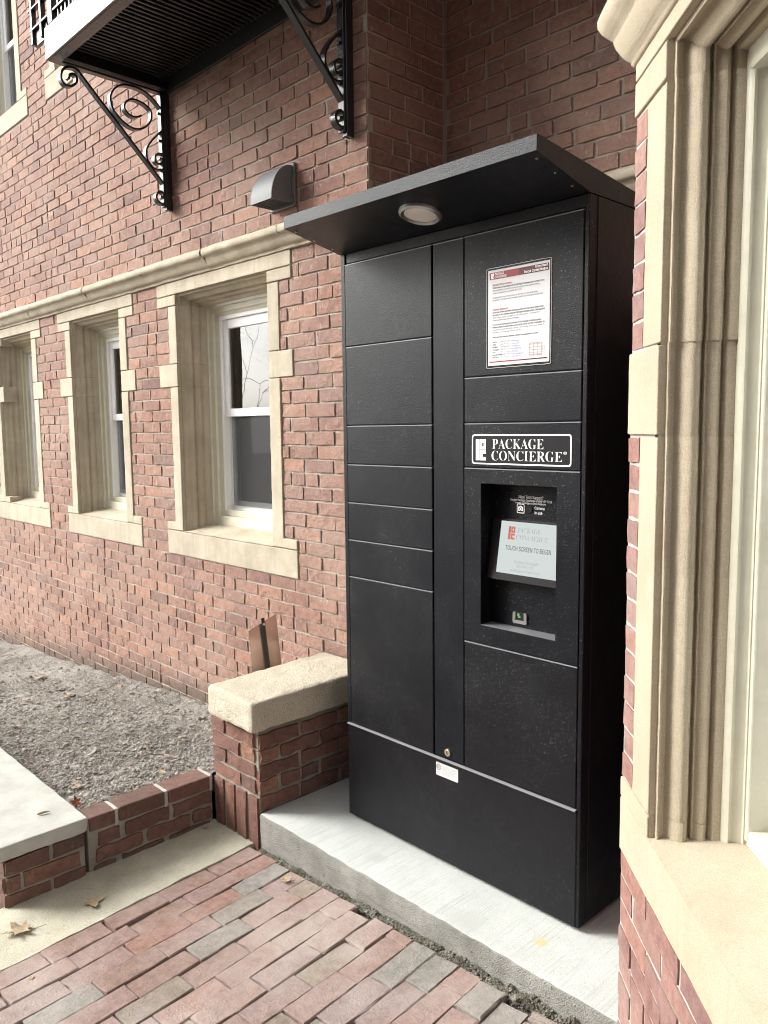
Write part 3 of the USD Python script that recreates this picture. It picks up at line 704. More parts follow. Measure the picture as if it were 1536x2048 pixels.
# bricks
wall = Wall(); rb = np.random.default_rng(3)
k0 = int(math.floor((Z0 - CZ0) / CH)); k1 = int((Z1 - CZ0) / CH)
JV = 0.010
def tone(): return float(np.clip(rb.normal(.5, .22), 0, 1))
for k in range(k0, k1):
    z0, z1 = CZ0 + k * CH + JV / 2, CZ0 + (k + 1) * CH - JV / 2
    zc = (z0 + z1) / 2
    z0 += rb.uniform(-.001, .001); z1 += rb.uniform(-.001, .001)
    near = zc < 5.1
    hid = [(a, b) for a, b, c, d in blocks if c - .012 < zc < d + .012]
    ph = (k % 2) * BL / 2 + rb.uniform(-.02, .02)
    for a, b in free(X0, CX - .003, hid):
        for u0, u1 in course(a, b, BL, ph, .010, rb, header=.09):
            wall.add(brick(u0, u1, z0 + rb.uniform(-.0008, .0008), z1 + rb.uniform(-.0008, .0008), (0, WY, 0), XU, -YU, rb, near=near and u0 > -8.3, rough=.0011, tiltamp=.008), tone())
    if 2.44 < zc < 2.55: continue
    for u0, u1 in course(WY + .006, BY - .004, BL, ph + .03, .010, rb, header=.12):
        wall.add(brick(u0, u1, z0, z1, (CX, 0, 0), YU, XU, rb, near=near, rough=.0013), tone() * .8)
    for u0, u1 in course(CX + .006, -.86, BL, ph + .08, .011, rb, header=.1):
        wall.add(brick(u0, u1, z0, z1, (0, BY, 0), XU, -YU, rb, near=near, rough=.0016), tone())
wall.write(bld, M_BRICK)

# ------------------------------------------------------------------ the bay window at the right
bayo = thing('bay_window', tuple(bay(1.825, 0, 0)), 'pale brick and limestone window bay close by at the right edge', 'bay window')
TC = 1.825                                             # far corner of the canted face
corner = bay(TC, 0, 0)
obj('mortar', flat(Polygon([(.30, -.3), (TC, -.3), (TC, 6), (.30, 6)]).difference(sbox2(.31, .70, 1.65, 2.40)), lambda u, v: bay(u, .0028, v)), M_MORTARW, bayo)
obj('mortar', flat(sbox2(corner[1] + .003, -.3, BY, 6), lambda u, v: (corner[0] + .006, u, v)), M_MORTARW, bayo)
wb_ = Wall(); rq = np.random.default_rng(9)
BZ = .603
zrows = [(BZ - .0625 * (k + 1), BZ - .0625 * k, .30) for k in range(13)] + [(.786 + .8025 / 13 * k, .786 + .8025 / 13 * (k + 1), 1.738) for k in range(13)] + [(1.775 + .5 / 8 * k, 1.775 + .5 / 8 * (k + 1), 1.738) for k in range(8)] + [(2.66 + .0625 * k, 2.7225 + .0625 * k, .30) for k in range(40)]
for k, (z0, z1, a) in enumerate(zrows):
    for u0, u1 in course(a, TC - .001, .203, TC - (k % 2) * .1, .007, rq, header=.03):
        wb_.add(brick(u0, u1, z0 + .0042, z1 - .0042, bay(0, 0, 0), TD, -ND, rq, rough=.0005, tiltamp=.003, rim=.0008), float(np.clip(rq.normal(.5, .25), 0, 1)))
for k in range(-15, 80):
    z0, z1 = BZ + k * .0636 + .004, BZ + (k + 1) * .0636 - .004
    if not (2.37 < (z0 + z1) / 2 < 2.63):
        for u0, u1 in course(corner[1] + .006, BY - .01, .203, (k % 2) * .1, .009, rq):
            wb_.add(brick(u0, u1, z0, z1, (corner[0], 0, 0), YU, -XU, rq, near=False), .5, hidden=True)
wb_.write(bayo, M_BAYBRICK)
TO = 1.62; ZSI, ZHD = 0.735, 2.351
bprof = [(0, 0), (0, .013), (.010, .0137), (.0105, .0165), (.004, .021), (.002, .029), (.006, .034), (.022, .044), (.030, .052), (.033, .060), (.029, .069), (.016, .0745), (.013, .079), (.0245, .0797), (.025, .0835),
         (.031, .087), (.037, .0935), (.0385, .100), (.034, .1065), (.025, .110), (.024, .113), (.037, .1155), (.041, .119), (.043, .136)]
surb = sub(bayo, 'window_surround')
Oz = lambda t, z: bay(t, 0, z)
bs = [(ZSI, .7862, 0), (.7875, 1.589, .0), (1.5903, 1.774, .0022), (1.7753, 2.276, -.0015), (2.2773, ZHD, .001)]
def bstone(nm, t0, t1, z0, z1, d0=-.004, d1=.06, seed=0, step=.02):
    m = lump((t0 + .0012, d0, z0 + .0012), (t1 - .0012, d1, z1 - .0012), r=.004, step=step, amp=.0011, freq=45, seed=seed)
    v = np.array(m.vertices); m.vertices = TD * v[:, :1] + ND * (BB * S2 + v[:, 1:2]) + ZU * v[:, 2:]
    if m.volume < 0: m.invert()
    return m
for k, (z0, z1, off) in enumerate(bs):
    if k: obj('joint', sweep([(Oz(TO + .0022, z0 - .004), -TD, ND), (Oz(TO + .0022, z0 + .003), -TD, ND)], bprof), M_STONE2, surb)
    last = z1 == ZHD
    st = line_stations(Oz(TO + off, z0), Oz(TO + off, z1), -TD, ND, .02)
    if last: st[-1] = (Oz(TO + off, ZHD), -TD - ZU, ND)
    obj('moulded_jamb', sweep(st, bprof, amp=.0014, freq=60, seed=70 + k), M_STONE2, surb, smooth=40)
st = line_stations(Oz(TO, ZHD), Oz(.3, ZHD), -ZU, ND, .03); st[0] = (Oz(TO, ZHD), -TD - ZU, ND)
obj('moulded_head', sweep(st, bprof, amp=.0009, freq=60, seed=80), M_STONE2, surb, smooth=40)
obj('jamb_stone', bstone('j', TO, 1.737, .788, 1.588, d0=-.003, seed=1), M_STONE2, surb, smooth=35)
obj('quoin_stone', bstone('j', TO, TC, 1.591, 1.773, d0=-.005, seed=2), M_STONE2, surb, smooth=35)
obj('jamb_stone', bstone('j', TO, 1.737, 1.776, 2.274, d0=-.002, seed=3), M_STONE2, surb, smooth=35)
obj('lintel_stone', cat(bstone('j', .3, TC, ZHD + .001, 2.66, seed=4, step=.03), bstone('j', TO, TC, 2.278, ZHD - .001, seed=5)), M_STONE2, surb, smooth=35)
obj('sill_stone', cat(bstone('j', .3, TC, BZ, ZSI, seed=6, step=.025, d1=.12), bstone('j', TO, TC, ZSI + .0, .785, seed=7)), M_STONE2, surb, smooth=35)
V = []; nt, ny = 70, 10
for iy in range(ny + 1):
    for ix in range(nt + 1):
        f = iy / ny
        h = (meshkit.noise(np.array([[ix * .9, iy * 1.3, 5.]]), 2)[0] - .5) * .0022
        V.append(bay(TO - .001 - (TO - .31) * ix / nt, -.002 + f * .20, ZSI + .001 + f * .028 + h * (iy > 0)))
F = [(iy * (nt + 1) + ix, (iy + 1) * (nt + 1) + ix, (iy + 1) * (nt + 1) + ix + 1, iy * (nt + 1) + ix + 1) for iy in range(ny) for ix in range(nt)]
obj('sill_top', (np.array(V), np.array(F)[:, ::-1]), M_STONE2, surb, smooth=40)
bhood = [(-.01, 2.385), (.006, 2.388), (.012, 2.392), (.014, 2.400), (.022, 2.404), (.030, 2.412), (.042, 2.430), (.047, 2.444), (.048, 2.450), (.056, 2.456), (.070, 2.466), (.079, 2.480), (.080, 2.496), (.072, 2.514), (.060, 2.53), (.04, 2.56), (-.01, 2.62)]
st = line_stations(bay(TC, 0, 0), bay(.3, 0, 0), -ND, ZU, .03)
mit = np.array([-1.0, -(math.sqrt(2) - 1), 0]); st[0] = (bay(TC, 0, 0), mit, ZU)
obj('hood_mould', sweep(st, bhood, amp=.0015, freq=40, seed=90), M_STONE2, surb, smooth=45)
st = line_stations((corner[0], BY, 0), corner, -XU, ZU, .03); st[-1] = (corner, mit, ZU)
obj('hood_mould', sweep(st, bhood, amp=.0015, freq=40, seed=91), M_STONE2, surb, smooth=45)
# wooden frame, sash, glass
winb = sub(bayo, 'window')
tw = TO - .043
def bsweep(pr, t, z0, z1, mt, nm, smooth=35):   # (a into opening, b depth)
    obj(nm, sweep(line_stations(bay(t, 0, z0), bay(t, 0, z1), -TD, ND, .1), pr, closed=True, caps=True, amp=.0003, freq=60), mt, winb, smooth=smooth)
bsweep([(-.02, .134), (.004, .134), (.011, .138), (.0145, .143), (.011, .148), (.011, .151), (.017, .163), (.019, .168), (.024, .170), (.024, .30), (-.02, .30)], tw, ZSI + .012, 2.30, M_WOOD, 'frame')
bsweep([(.022, .172), (.032, .174), (.035, .179), (.035, .235), (.05, .24), (.05, .3), (.022, .3)], tw, ZSI + .035, 2.30, M_WOOD, 'frame')
def bbox_(t0, t1, d0, d1, z0, z1, r=.003):
    m = bx((t0, d0, z0), (t1, d1, z1), r); v = np.array(m.vertices); m.vertices = TD * v[:, :1] + ND * (BB * S2 + v[:, 1:2]) + ZU * v[:, 2:]
    if m.volume < 0: m.invert()
    return m
obj('frame', bbox_(.3, tw, .134, .30, 2.27, 2.33), M_WOOD, winb)
obj('sub_sill', bbox_(.3, tw - .024, .176, .30, ZSI + .005, .792, .004), M_WOOD, winb)
obj('sash', cat(bbox_(tw - .10, tw - .036, .225, .27, .80, 2.26), bbox_(.3, tw - .10, .238, .27, .80, .87), bbox_(.3, tw - .10, .238, .27, 1.47, 1.52)), M_VINYL, winb)
obj('pane', bbox_(.3, tw - .09, .25, .254, .86, 2.26, 0), M_GLASS, winb)
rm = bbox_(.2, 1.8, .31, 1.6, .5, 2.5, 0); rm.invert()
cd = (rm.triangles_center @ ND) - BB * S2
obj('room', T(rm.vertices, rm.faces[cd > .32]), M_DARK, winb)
obj('sash_lock', [tube([bay(1.505 - .01 * s, .234, .808 + .008 * s) for s in range(4)], .006), bbox_(1.47, 1.52, .225, .238, .797, .806, .002)], M_DARKGREY, winb)

# ------------------------------------------------------------------ low pier with its cap, kerb, ledge
def face_bricks(w, rows, u0, u1, O, U, N, rng, L=.205, ph=0.0, joint=.012, header=.15, rough=.0018, vj=.012, **k):
    for r_, (z0, z1) in enumerate(rows):
        for a, b in course(u0, u1, L, ph + (r_ % 2) * L / 2, joint, rng, header=header):
            w.add(brick(a, b, z0 + vj / 2 + rng.uniform(-.001, .001), z1 - vj / 2 + rng.uniform(-.001, .001), O, U, N, rng, rough=rough, **k), float(np.clip(rng.normal(.5, .28), 0, 1)))
pier = thing('low_brick_wall', (-2.62, 1.676, 0), 'short low brick wall with thick cream cap stone beside the black locker', 'low wall')
PX0, PX1, PY = -2.785, -2.455, 1.676
obj('mortar', [bx((PX0 + .008, PY + .008, -.08), (PX1 - .008, WY - .008, .474), .002)], M_MORTAR2, pier)
w = Wall(); rp = np.random.default_rng(21)
rows = [(.2 + .0625 * k, .2 + .0625 * (k + 1)) for k in range(4)]
face_bricks(w, rows, PX0, PX1 - .004, (0, PY, 0), XU, -YU, rp, ph=PX0, header=.2, jit=.004)
for k in range(4):                                      # upright bricks of the pier's foot
    a = PX0 + (PX1 - .004 - PX0) * k / 4
    w.add(brick(a + .009, a + (PX1 - PX0) / 4 - .009, -.03, .190, (0, PY - .002, 0), XU, -YU, rp, rough=.002), rp.uniform(.45, .8))
face_bricks(w, [(.2 - .0625 * 3, .2 - .0625 * 2), (.2 - .125, .2 - .0625), (.1375, .2)] + rows, PY + .004, WY - .01, (PX1, 0, 0), YU, XU, rp, ph=PY, header=.22, jit=.0045)
face_bricks(w, rows, PY + .004, WY - .01, (PX0, 0, 0), YU, -XU, rp, ph=PY)
w.write(pier, M_PIERBRICK)
C4 = np.array([[-2.730, 1.625], [-2.402, 1.617], [-2.765, 2.270], [-2.420, 2.270]])     # cap corners: front left, front right, back left, back right
def cap_warp(v):
    s, t = v[:, 0:1], v[:, 1:2] / 0.65
    xy = (1 - t) * ((1 - s) * C4[0] + s * C4[1]) + t * ((1 - s) * C4[2] + s * C4[3])
    return np.hstack([xy, v[:, 2:]])
capm = lump((0, 0, .478), (.33, .65, .598), r=.018, step=.012, amp=.005, freq=26, seed=5, octaves=4, warp=lambda v: cap_warp(np.column_stack([v[:, 0] / .33, v[:, 1], v[:, 2]])))
obj('cap_stone', capm, M_CAP, pier, smooth=60)

kerb = thing('planter_kerb', (-2.83, 1.4, 0), 'low dark brick kerb holding back the soil, between ledge and capped wall', 'kerb')
w = Wall(); KX = -2.785
obj('mortar', bx((KX - .095, 1.142, -.09), (KX - .008, 1.672, .184), .002), M_MORTAR2, kerb)
rows = [(.002 - .0625, .002), (.002, .0645), (.0645, .127), (.127, .19)]
for r_, (z0, z1) in enumerate(rows):
    u0 = 1.142 if r_ == 3 else 1.15
    for a, b in course(u0, 1.672, .205, [1.05, 1.16, 1.07, 1.46 - .205 * 2 + .205][r_] , .017, rp, header=.05):
        if r_ == 3:
            m = lump((KX - .10, a, z0 + .006), (KX + rp.uniform(-.001, .003), b, z1 + rp.uniform(-.003, .003)), r=.006, step=.03, amp=.0025, freq=40, seed=int(a * 100))
            w.add(m, float(np.clip(rp.normal(.55, .2), 0, 1)))
        else:
            w.add(brick(a, b, z0 + .006, z1 - .006, (KX, 0, 0), YU, XU, rp, rough=.002, jit=.0045), float(np.clip(rp.normal(.4, .25), 0, 1)))
w.write(kerb, M_KERBBRICK)
for a in (1.255, 1.462, 1.667):
    obj('lime_joint', lump((KX - .10, a - .007, .12), (KX - .004, a + .007, .187), r=.003, step=.01, amp=.003, freq=70, seed=3), M_MORTARW, kerb, smooth=50)

ledge = thing('stone_ledge', (-2.8, 1.0, 0), 'low brick wall topped by a pale grey stone coping slab at the left edge', 'ledge')
w = Wall()
obj('mortar', bx((-7.5, .848, -.5), (KX - .006, 1.128, .145), .002), M_MORTAR2, ledge)
rows = [(.145 - .064 * (k + 1), .145 - .064 * k) for k in range(3, -1, -1)]
face_bricks(w, rows, .842, 1.132, (KX + .002, 0, 0), YU, XU, rp, ph=.84 + .06, header=.0, L=.212)
face_bricks(w, rows, -5.0, KX + .0, (0, .84, 0), XU, -YU, rp, ph=KX)
w.write(ledge, M_KERBBRICK)
def chip(v):
    v = v.copy(); k = (v[:, 2] < .192)
    v[k, 0] += (v[k, 0] > -2.80) * (meshkit.fbm(v[k] * 38, 3, 4) - .62) * .03
    return v
for k, (a, b) in enumerate(((-4.55, -2.772), (-6.5, -4.558))):
    obj('coping_slab', lump((a, .826, .146), (b, 1.138, .201), r=.006, step=.018, amp=.0018, freq=30, seed=30 + k, warp=chip), M_BLUESTONE, ledge, smooth=40)

# soil bed
xs = np.concatenate([np.linspace(-9.6, -5.2, 220), np.linspace(-5.2, KX - .085, 340)[1:]]); ys = np.linspace(1.10, WY + .02, 150)
A, B = np.meshgrid(xs, ys, indexing='ij')
P3 = np.stack([A, B, A * 0], -1)
h = (meshkit.fbm(P3 * 7, 4, 1) - .5) * .045 + (meshkit.fbm(P3 * 34, 4, 2) - .5) * .016 + (meshkit.noise(P3 * 120, 3) - .5) * .006
h -= np.clip(1 - (-2.885 - A) / .12, 0, 1) * .0 + .004
Vs = np.stack([A, B, soil_z(A) + h], -1).reshape(-1, 3); nb = len(ys)
i, j = np.meshgrid(np.arange(len(xs) - 1), np.arange(nb - 1), indexing='ij')
q = np.stack([i * nb + j, (i + 1) * nb + j, (i + 1) * nb + j + 1, i * nb + j + 1], -1).reshape(-1, 4)
tag(obj('soil', (Vs, q), M_SOIL, smooth=True), kind='structure')
def crumbs(name, pts, sizes, material, seed, flatten=.6):
    pi = UsdGeom.PointInstancer.Define(stage, '/World/' + name)
    r = np.random.default_rng(seed); protos = []
    for k in range(4):
        m = trimesh.creation.icosphere(1, 1.0); v = np.array(m.vertices) * (1 + r.uniform(-.38, .38, (len(m.vertices), 1)))
        v[:, 2] *= flatten; v[:, 0] *= r.uniform(.8, 1.5)
        g = usdkit.mesh(stage, f'/World/{name}/crumb_{k}' if k else f'/World/{name}/crumb', T(v, m.faces), material)
        protos.append(g.GetPath())
    pi.CreatePrototypesRel().SetTargets(protos)
    n = len(pts)
    pi.CreateProtoIndicesAttr(Vt.IntArray.FromNumpy(r.integers(0, 4, n).astype(np.int32)))
    pi.CreatePositionsAttr(Vt.Vec3fArray.FromNumpy(pts.astype(np.float32)))
    pi.CreateScalesAttr(Vt.Vec3fArray.FromNumpy((np.ones((n, 3)) * sizes[:, None]).astype(np.float32)))
    an = r.uniform(0, 2 * np.pi, n)
    pi.CreateOrientationsAttr(Vt.QuathArray([Gf.Quath(float(math.cos(a / 2)), 0, 0, float(math.sin(a / 2))) for a in an]))
    return pi.GetPrim()
rc = np.random.default_rng(77)
n = 34000
px = -2.89 - rc.power(.55, n)[::-1] * 0 - rc.exponential(1.25, n); px = px[(px > -8)]; n = len(px)
py = 1.12 + (WY - 1.12) * rc.beta(1.0, 1.7, n)
pz = soil_z(px) + (meshkit.fbm(np.stack([px, py, px * 0], 1) * 7, 4, 1) - .5) * .045 + rc.uniform(-.002, .006, n)
tag(crumbs('soil_clods', np.stack([px, py, pz], 1), np.exp(rc.normal(math.log(.0022), .6, n)), M_CRUMB, 1), 'loose pale soil crumbs scattered over the planter bed', 'soil', kind='stuff')
pxl = -2.9 - rc.exponential(1.3, 190); pxl = pxl[pxl > -8]; pyl = rc.uniform(1.14, WY - .01, len(pxl))
tag(crumbs('bark_chips', np.stack([pxl, pyl, soil_z(pxl) + .012 + rc.uniform(-.004, .006, len(pxl))], 1), np.exp(rc.normal(math.log(.0065), .5, len(pxl))), M_CHIP, 9, .28), 'brown bark chips and leaf litter lying on the soil bed', 'litter', kind='stuff')
# dirt and moss along the slab's foot
n = 13000
px = rc.uniform(-2.45, -.85, n); wdt = .008 + .014 * meshkit.fbm(np.stack([px * 9, px * 0, px * 0], 1), 3, 5) + .02 * np.clip((px + 1.9) / .9, 0, 1)
f = np.abs(rc.normal(0, .5, n)); py = SLY0 - .002 - f * wdt
hgt = (.012 + .014 * np.clip((px + 2.3) / 1.2, 0, 1)) * np.clip(1 - f * .75, 0, 1) * (.5 + meshkit.noise(np.stack([px * 40, px * 0, px * 0], 1), 6))
tag(crumbs('dirt_strip', np.stack([px, py, gz(px, py) - .012 + hgt * rc.uniform(.2, 1, n)], 1), np.exp(rc.normal(math.log(.0016), .45, n)), M_DIRT, 2, .8), 'dark dirt and moss packed along the foot of the concrete slab', 'dirt', kind='stuff')

# ------------------------------------------------------------------ across the court, behind the viewer: seen only in reflections
M_FARBRICK = mat('far_brick', {'g': ('geometry', {}), 'm': ('mapping', {'rotation': (math.pi / 2, 0, 0)}), 'b': ('brick_texture', {'color1': (0.17, 0.075, 0.058), 'color2': (0.22, 0.10, 0.075), 'mortar': (0.33, 0.29, 0.24), 'scale': 1.0, 'mortar_size': 0.008, 'brick_width': 0.207, 'row_height': 0.0636}), 'p': ('principled_bsdf', {'roughness': 0.9})},
                 [('g.position', 'm.vector'), ('m.vector', 'b.vector'), ('b.color', 'p.base_color')])
ob = thing('opposite_building', (0, -9, 0), 'brick building across the court mirrored in the dark locker and panes', 'building')
obj('wall', bx((-13.5, -20, -.5), (16, -9, 8.5)), M_FARBRICK, ob)
for k, xw in enumerate(np.arange(-12, 15, 2.6)):
    for zw in (1.0, 4.4):
        obj('window_frame', bx((xw, -9.02, zw), (xw + 1.1, -8.95, zw + 1.7), .01), M_STONE, ob)
        obj('window_pane', bx((xw + .12, -8.96, zw + .12), (xw + .98, -8.94, zw + 1.58)), M_BLACKPL, ob)
tr = thing('bare_tree', (-29, -15, 0), 'bare branching tree across the court mirrored in the window panes', 'tree')
rt = np.random.default_rng(12); limbs = []
def grow(p, d, L, r, n):
    pts = [p]
    for k in range(4):
        d = d + rt.normal(0, .13, 3) + np.array([0, 0, .03]); d /= np.linalg.norm(d); pts.append(pts[-1] + d * L / 4)
    limbs.append((n, tube(np.array(pts), np.linspace(r, r * .6, 5), 5 if n > 2 else 3)))
    if n == 0: return
    for k in range(3 if n > 1 else 4):
        e = d + rt.normal(0, .55, 3); e /= np.linalg.norm(e); grow(pts[-1 if k < 2 else 2], e, L * rt.uniform(.62, .85), r * .58, n - 1)
grow(np.array([-29, -15, -.5]), np.array([0, 0, 1.0]), 3.2, .035, 6)
obj('trunk', [m for n, m in limbs if n >= 5], M_BARK, tr); obj('crown', [m for n, m in limbs if n < 5], M_BARK, tr, kind='stuff')

# ------------------------------------------------------------------ iron balcony
bal = thing('iron_balcony', (-3.28, WY, 3.4), 'black iron fire escape balcony on scrolled brackets, high on the brick wall', 'balcony')
FY, BX0, BX1, BZ0, BZ1 = 1.640, -4.035, -2.50, 3.400, 3.546
obj('front_beam', [lump((BX0, FY, BZ0), (BX1, FY + .012, BZ1), r=.004, step=.02, amp=.0016, freq=60, seed=3), lump((BX0, FY + .012, BZ0), (BX1, FY + .065, BZ0 + .010), r=.003, step=.02, amp=.001, freq=60, seed=4)], M_IRON, bal, smooth=50)
obj('side_beam', [bx((BX0 + .01, FY + .05, 3.424), (BX0 + .022, WY, 3.53), .002), bx((BX0 + .01, FY + .05, 3.416), (BX0 + .06, WY, 3.424), .001)], M_IRON, bal)
obj('side_beam', [bx((BX1 - .022, FY + .05, 3.424), (BX1 - .01, WY, 3.53), .002), bx((BX1 - .06, FY + .05, 3.416), (BX1 - .01, WY, 3.424), .001)], M_IRON, bal)
obj('wall_beam', [bx((BX0, WY - .018, 3.405), (BX1, WY - .004, 3.51), .002), bx((BX0, WY - .07, 3.480), (BX1, WY - .018, 3.489), .002)], M_IRONDULL, bal)
obj('deck_slats', [lump((x, FY + .014, 3.470), (x + .013, WY - .03, 3.520), r=.004, step=.06, amp=.002, freq=40, seed=int(x * 99)) for x in np.arange(BX0 + .05, BX1 - .03, .034)], M_IRON, bal, kind='stuff')
obj('deck_plate', bx((BX0 + .02, FY + .02, 3.522), (BX1 - .02, WY - .02, 3.526)), M_IRONDULL, bal)
def smoothline(p, n=8):
    p = np.asarray(p, float); out = []
    q = np.vstack([2 * p[0] - p[1], p, 2 * p[-1] - p[-2]])
    for i in range(1, len(q) - 2):
        for t in np.linspace(0, 1, n, endpoint=False):
            a, b, c, d = q[i - 1], q[i], q[i + 1], q[i + 2]
            out.append(.5 * ((2 * b) + (c - a) * t + (2 * a - 5 * b + 4 * c - d) * t * t + (3 * b - a - 3 * c + d) * t ** 3))
    return np.array(out + [p[-1]])
def strap(yz, x, w=.030, t=.008, n=5):
    """a flat iron strap bent along a line in the (y, z) plane"""
    p = smoothline(yz, n); d = np.gradient(p, axis=0); d /= np.linalg.norm(d, axis=1, keepdims=True) + 1e-9
    st = [(np.array([x, a, b]), XU, np.array([0, -e[1], e[0]])) for (a, b), e in zip(p, d)]
    return sweep(st, [(-w / 2, -t / 2), (w / 2, -t / 2), (w / 2, t / 2), (-w / 2, t / 2)], closed=True, caps=True)
BXB = -4.020
def back(u, v, x=BXB):          # a point seen in the photograph, on the bracket's own plane
    d = np.array([(u - 768) / FPX, -(v - 1024) / FPX, 1.0]) @ RM; d = d * (x / d[0]); return (d[1], d[2] + CAM[2])
zb = lambda pts: [back(100 + a / 5.12, 100 + b / 5.12) for a, b in pts]
CURVE_BIG = zb([(925, 678), (868, 694), (805, 672), (755, 612), (756, 552), (806, 514), (872, 520), (958, 566), (1016, 625), (1026, 700), (995, 768), (930, 812), (850, 812), (765, 764), (690, 690), (628, 600), (606, 505), (626, 432), (684, 376), (764, 366), (880, 396), (985, 455), (1080, 552), (1142, 650), (1160, 738), (1142, 818), (1085, 878), (1020, 945), (978, 1020), (976, 1095), (1008, 1165), (1062, 1222), (1128, 1232), (1176, 1195), (1186, 1140), (1158, 1086), (1102, 1066), (1066, 1092), (1066, 1146), (1100, 1172), (1134, 1156), (1136, 1124), (1112, 1112)])
CURVE_DIAG = zb([(180, 300), (196, 258), (236, 256), (262, 296), (256, 346), (205, 376), (145, 362), (106, 306), (106, 240), (136, 194), (190, 182), (262, 206), (330, 292), (500, 520), (680, 752), (860, 990), (1040, 1226), (1160, 1388), (1196, 1470), (1186, 1542), (1148, 1580), (1104, 1562), (1078, 1510), (1094, 1466), (1130, 1456), (1152, 1490), (1142, 1524)])
def bracket(x):
    br = sub(bal, 'scroll_bracket')
    obj('wall_bar', [bx((x - .019, WY - .052, 2.815), (x + .019, WY - .040, 3.415), .002), bx((x - .006, WY - .040, 2.80), (x + .024, WY - .002, 3.415), .002)], M_IRON, br)
    obj('top_bar', bx((x - .019, FY + .05, 3.400), (x + .019, WY - .05, 3.411), .002), M_IRON, br)
    obj('diagonal_bar', strap(CURVE_DIAG, x, .032, .011), M_IRON, br, smooth=50)
    obj('scroll', strap(CURVE_BIG, x, .032, .009), M_IRON, br, smooth=50)
    for z in (2.87, 3.01, 3.16, 3.30):
        c = trimesh.creation.cylinder(.008, .016, sections=10); c.apply_transform(trimesh.transformations.rotation_matrix(math.pi / 2, (1, 0, 0))); c.apply_translation((x, WY - .056, z))
        obj('bolt', c, M_IRON, br, smooth=30)
bracket(BXB); bracket(-2.545)
obj('top_rail', [bx((-4.22, FY + .004, 3.592), (BX1, FY + .034, 3.604), .002), bx((-4.24, FY + .004, 3.69), (BX1, FY + .03, 3.70), .002)], M_IRON, bal)
obj('corner_post', bx((-3.985, FY + .0, 3.546), (-3.935, FY + .05, 4.5), .003), M_IRON, bal)
for xp in (-4.215, -4.10): obj('rail_post', bx((xp, FY + .006, 3.53), (xp + .022, FY + .03, 4.5), .002), M_IRON, bal)
for k, xp in enumerate(np.arange(-3.90, BX1, .042)): obj('picket', bx((xp, FY + .012, 3.546), (xp + .012, FY + .024, 3.592 if k % 4 else 4.5)), M_IRON, bal)
for k in range(3): obj('tread_end', bx((-4.20 + .03 * k, FY + .02 + .03 * k, 3.52 - .0 * k), (-4.04, FY + .035 + .03 * k, 3.592), .002), M_IRON, bal)
# bracket foot shows at the top; unseen landing added above to darken the recess
ib = thing('iron_landing', (-1.6, BY, 3.5), 'dark iron bracket foot at the top edge, with an added unseen landing over the recess', 'landing')
obj('bracket_foot', [lump((-2.16, BY - .10, 3.375), (-1.86, BY - .003, 3.44), r=.006, step=.03, amp=.006, freq=30, seed=8), bx((-2.05, BY - .35, 3.42), (-2.0, BY - .002, 3.46), .003)], M_IRONDULL, ib)
obj('frame', [bx((-2.43, 1.90, 3.52), (-.93, 1.92, 3.66), .003), bx((-2.43, BY - .02, 3.52), (-.93, BY - .003, 3.66), .003)], M_IRONDULL, ib)
obj('deck', bx((-2.43, 1.92, 3.63), (-.93, BY - .02, 3.64)), M_IRONDULL, ib)
for xj in np.arange(-2.40, -.94, .18): obj('joist', bx((xj, 1.92, 3.54), (xj + .02, BY - .02, 3.63), .002), M_IRONDULL, ib)

# ------------------------------------------------------------------ wall vent
vent = thing('wall_vent', (-3.0, WY, 2.62), 'grey plastic dryer vent hood on the brick wall above the locker canopy', 'vent')
VX0, VX1, VZ = -3.085, -2.925, 2.622
arc = [(WY - .014, VZ + .162)] + [(WY - .014 - .118 * math.sin(a), VZ + .0 + .162 * math.cos(a)) for a in np.linspace(.12, math.pi / 2, 12)]
shell = [(y, z) for y, z in arc] + [(arc[-1][0] + .004, VZ)] + [(WY - .014 - .114 * math.sin(a), VZ + .158 * math.cos(a)) for a in np.linspace(math.pi / 2, .12, 12)] + [(WY - .014, VZ + .157)]
Y3 = lambda y, z, x: (x, y, z)
obj('hood', prism(shell, VX0, VX1, Y3), M_GREYPL, vent, smooth=30)
side = [(WY - .014, VZ)] + arc
obj('cheek', prism(side, VX1 - .004, VX1 + .001, Y3), M_GREYPL, vent); obj('cheek', prism(side, VX0 - .001, VX0 + .004, Y3), M_GREYPL, vent)
obj('flange', [bx((VX0 - .014, WY - .014, VZ - .012), (VX1 + .014, WY - .001, VZ + .175), .004), bx((VX1 + .002, WY - .024, VZ + .03), (VX1 + .010, WY - .012, VZ + .11), .002)], M_GREYPL, vent)
for yy in np.linspace(WY - .125, WY - .02, 8): obj('grille_bar', bx((VX0 + .004, yy - .0012, VZ + .002), (VX1 - .004, yy + .0012, VZ + .006)), M_GREYPL, vent)
for xp in np.linspace(VX0 + .016, VX1 - .016, 7): obj('grille_bar', bx((xp - .001, WY - .128, VZ + .001), (xp + .001, WY - .016, VZ + .004)), M_GREYPL, vent)
obj('inside', bx((VX0 + .004, WY - .110, VZ + .012), (VX1 - .004, WY - .015, VZ + .016)), M_DARKGREY, vent)

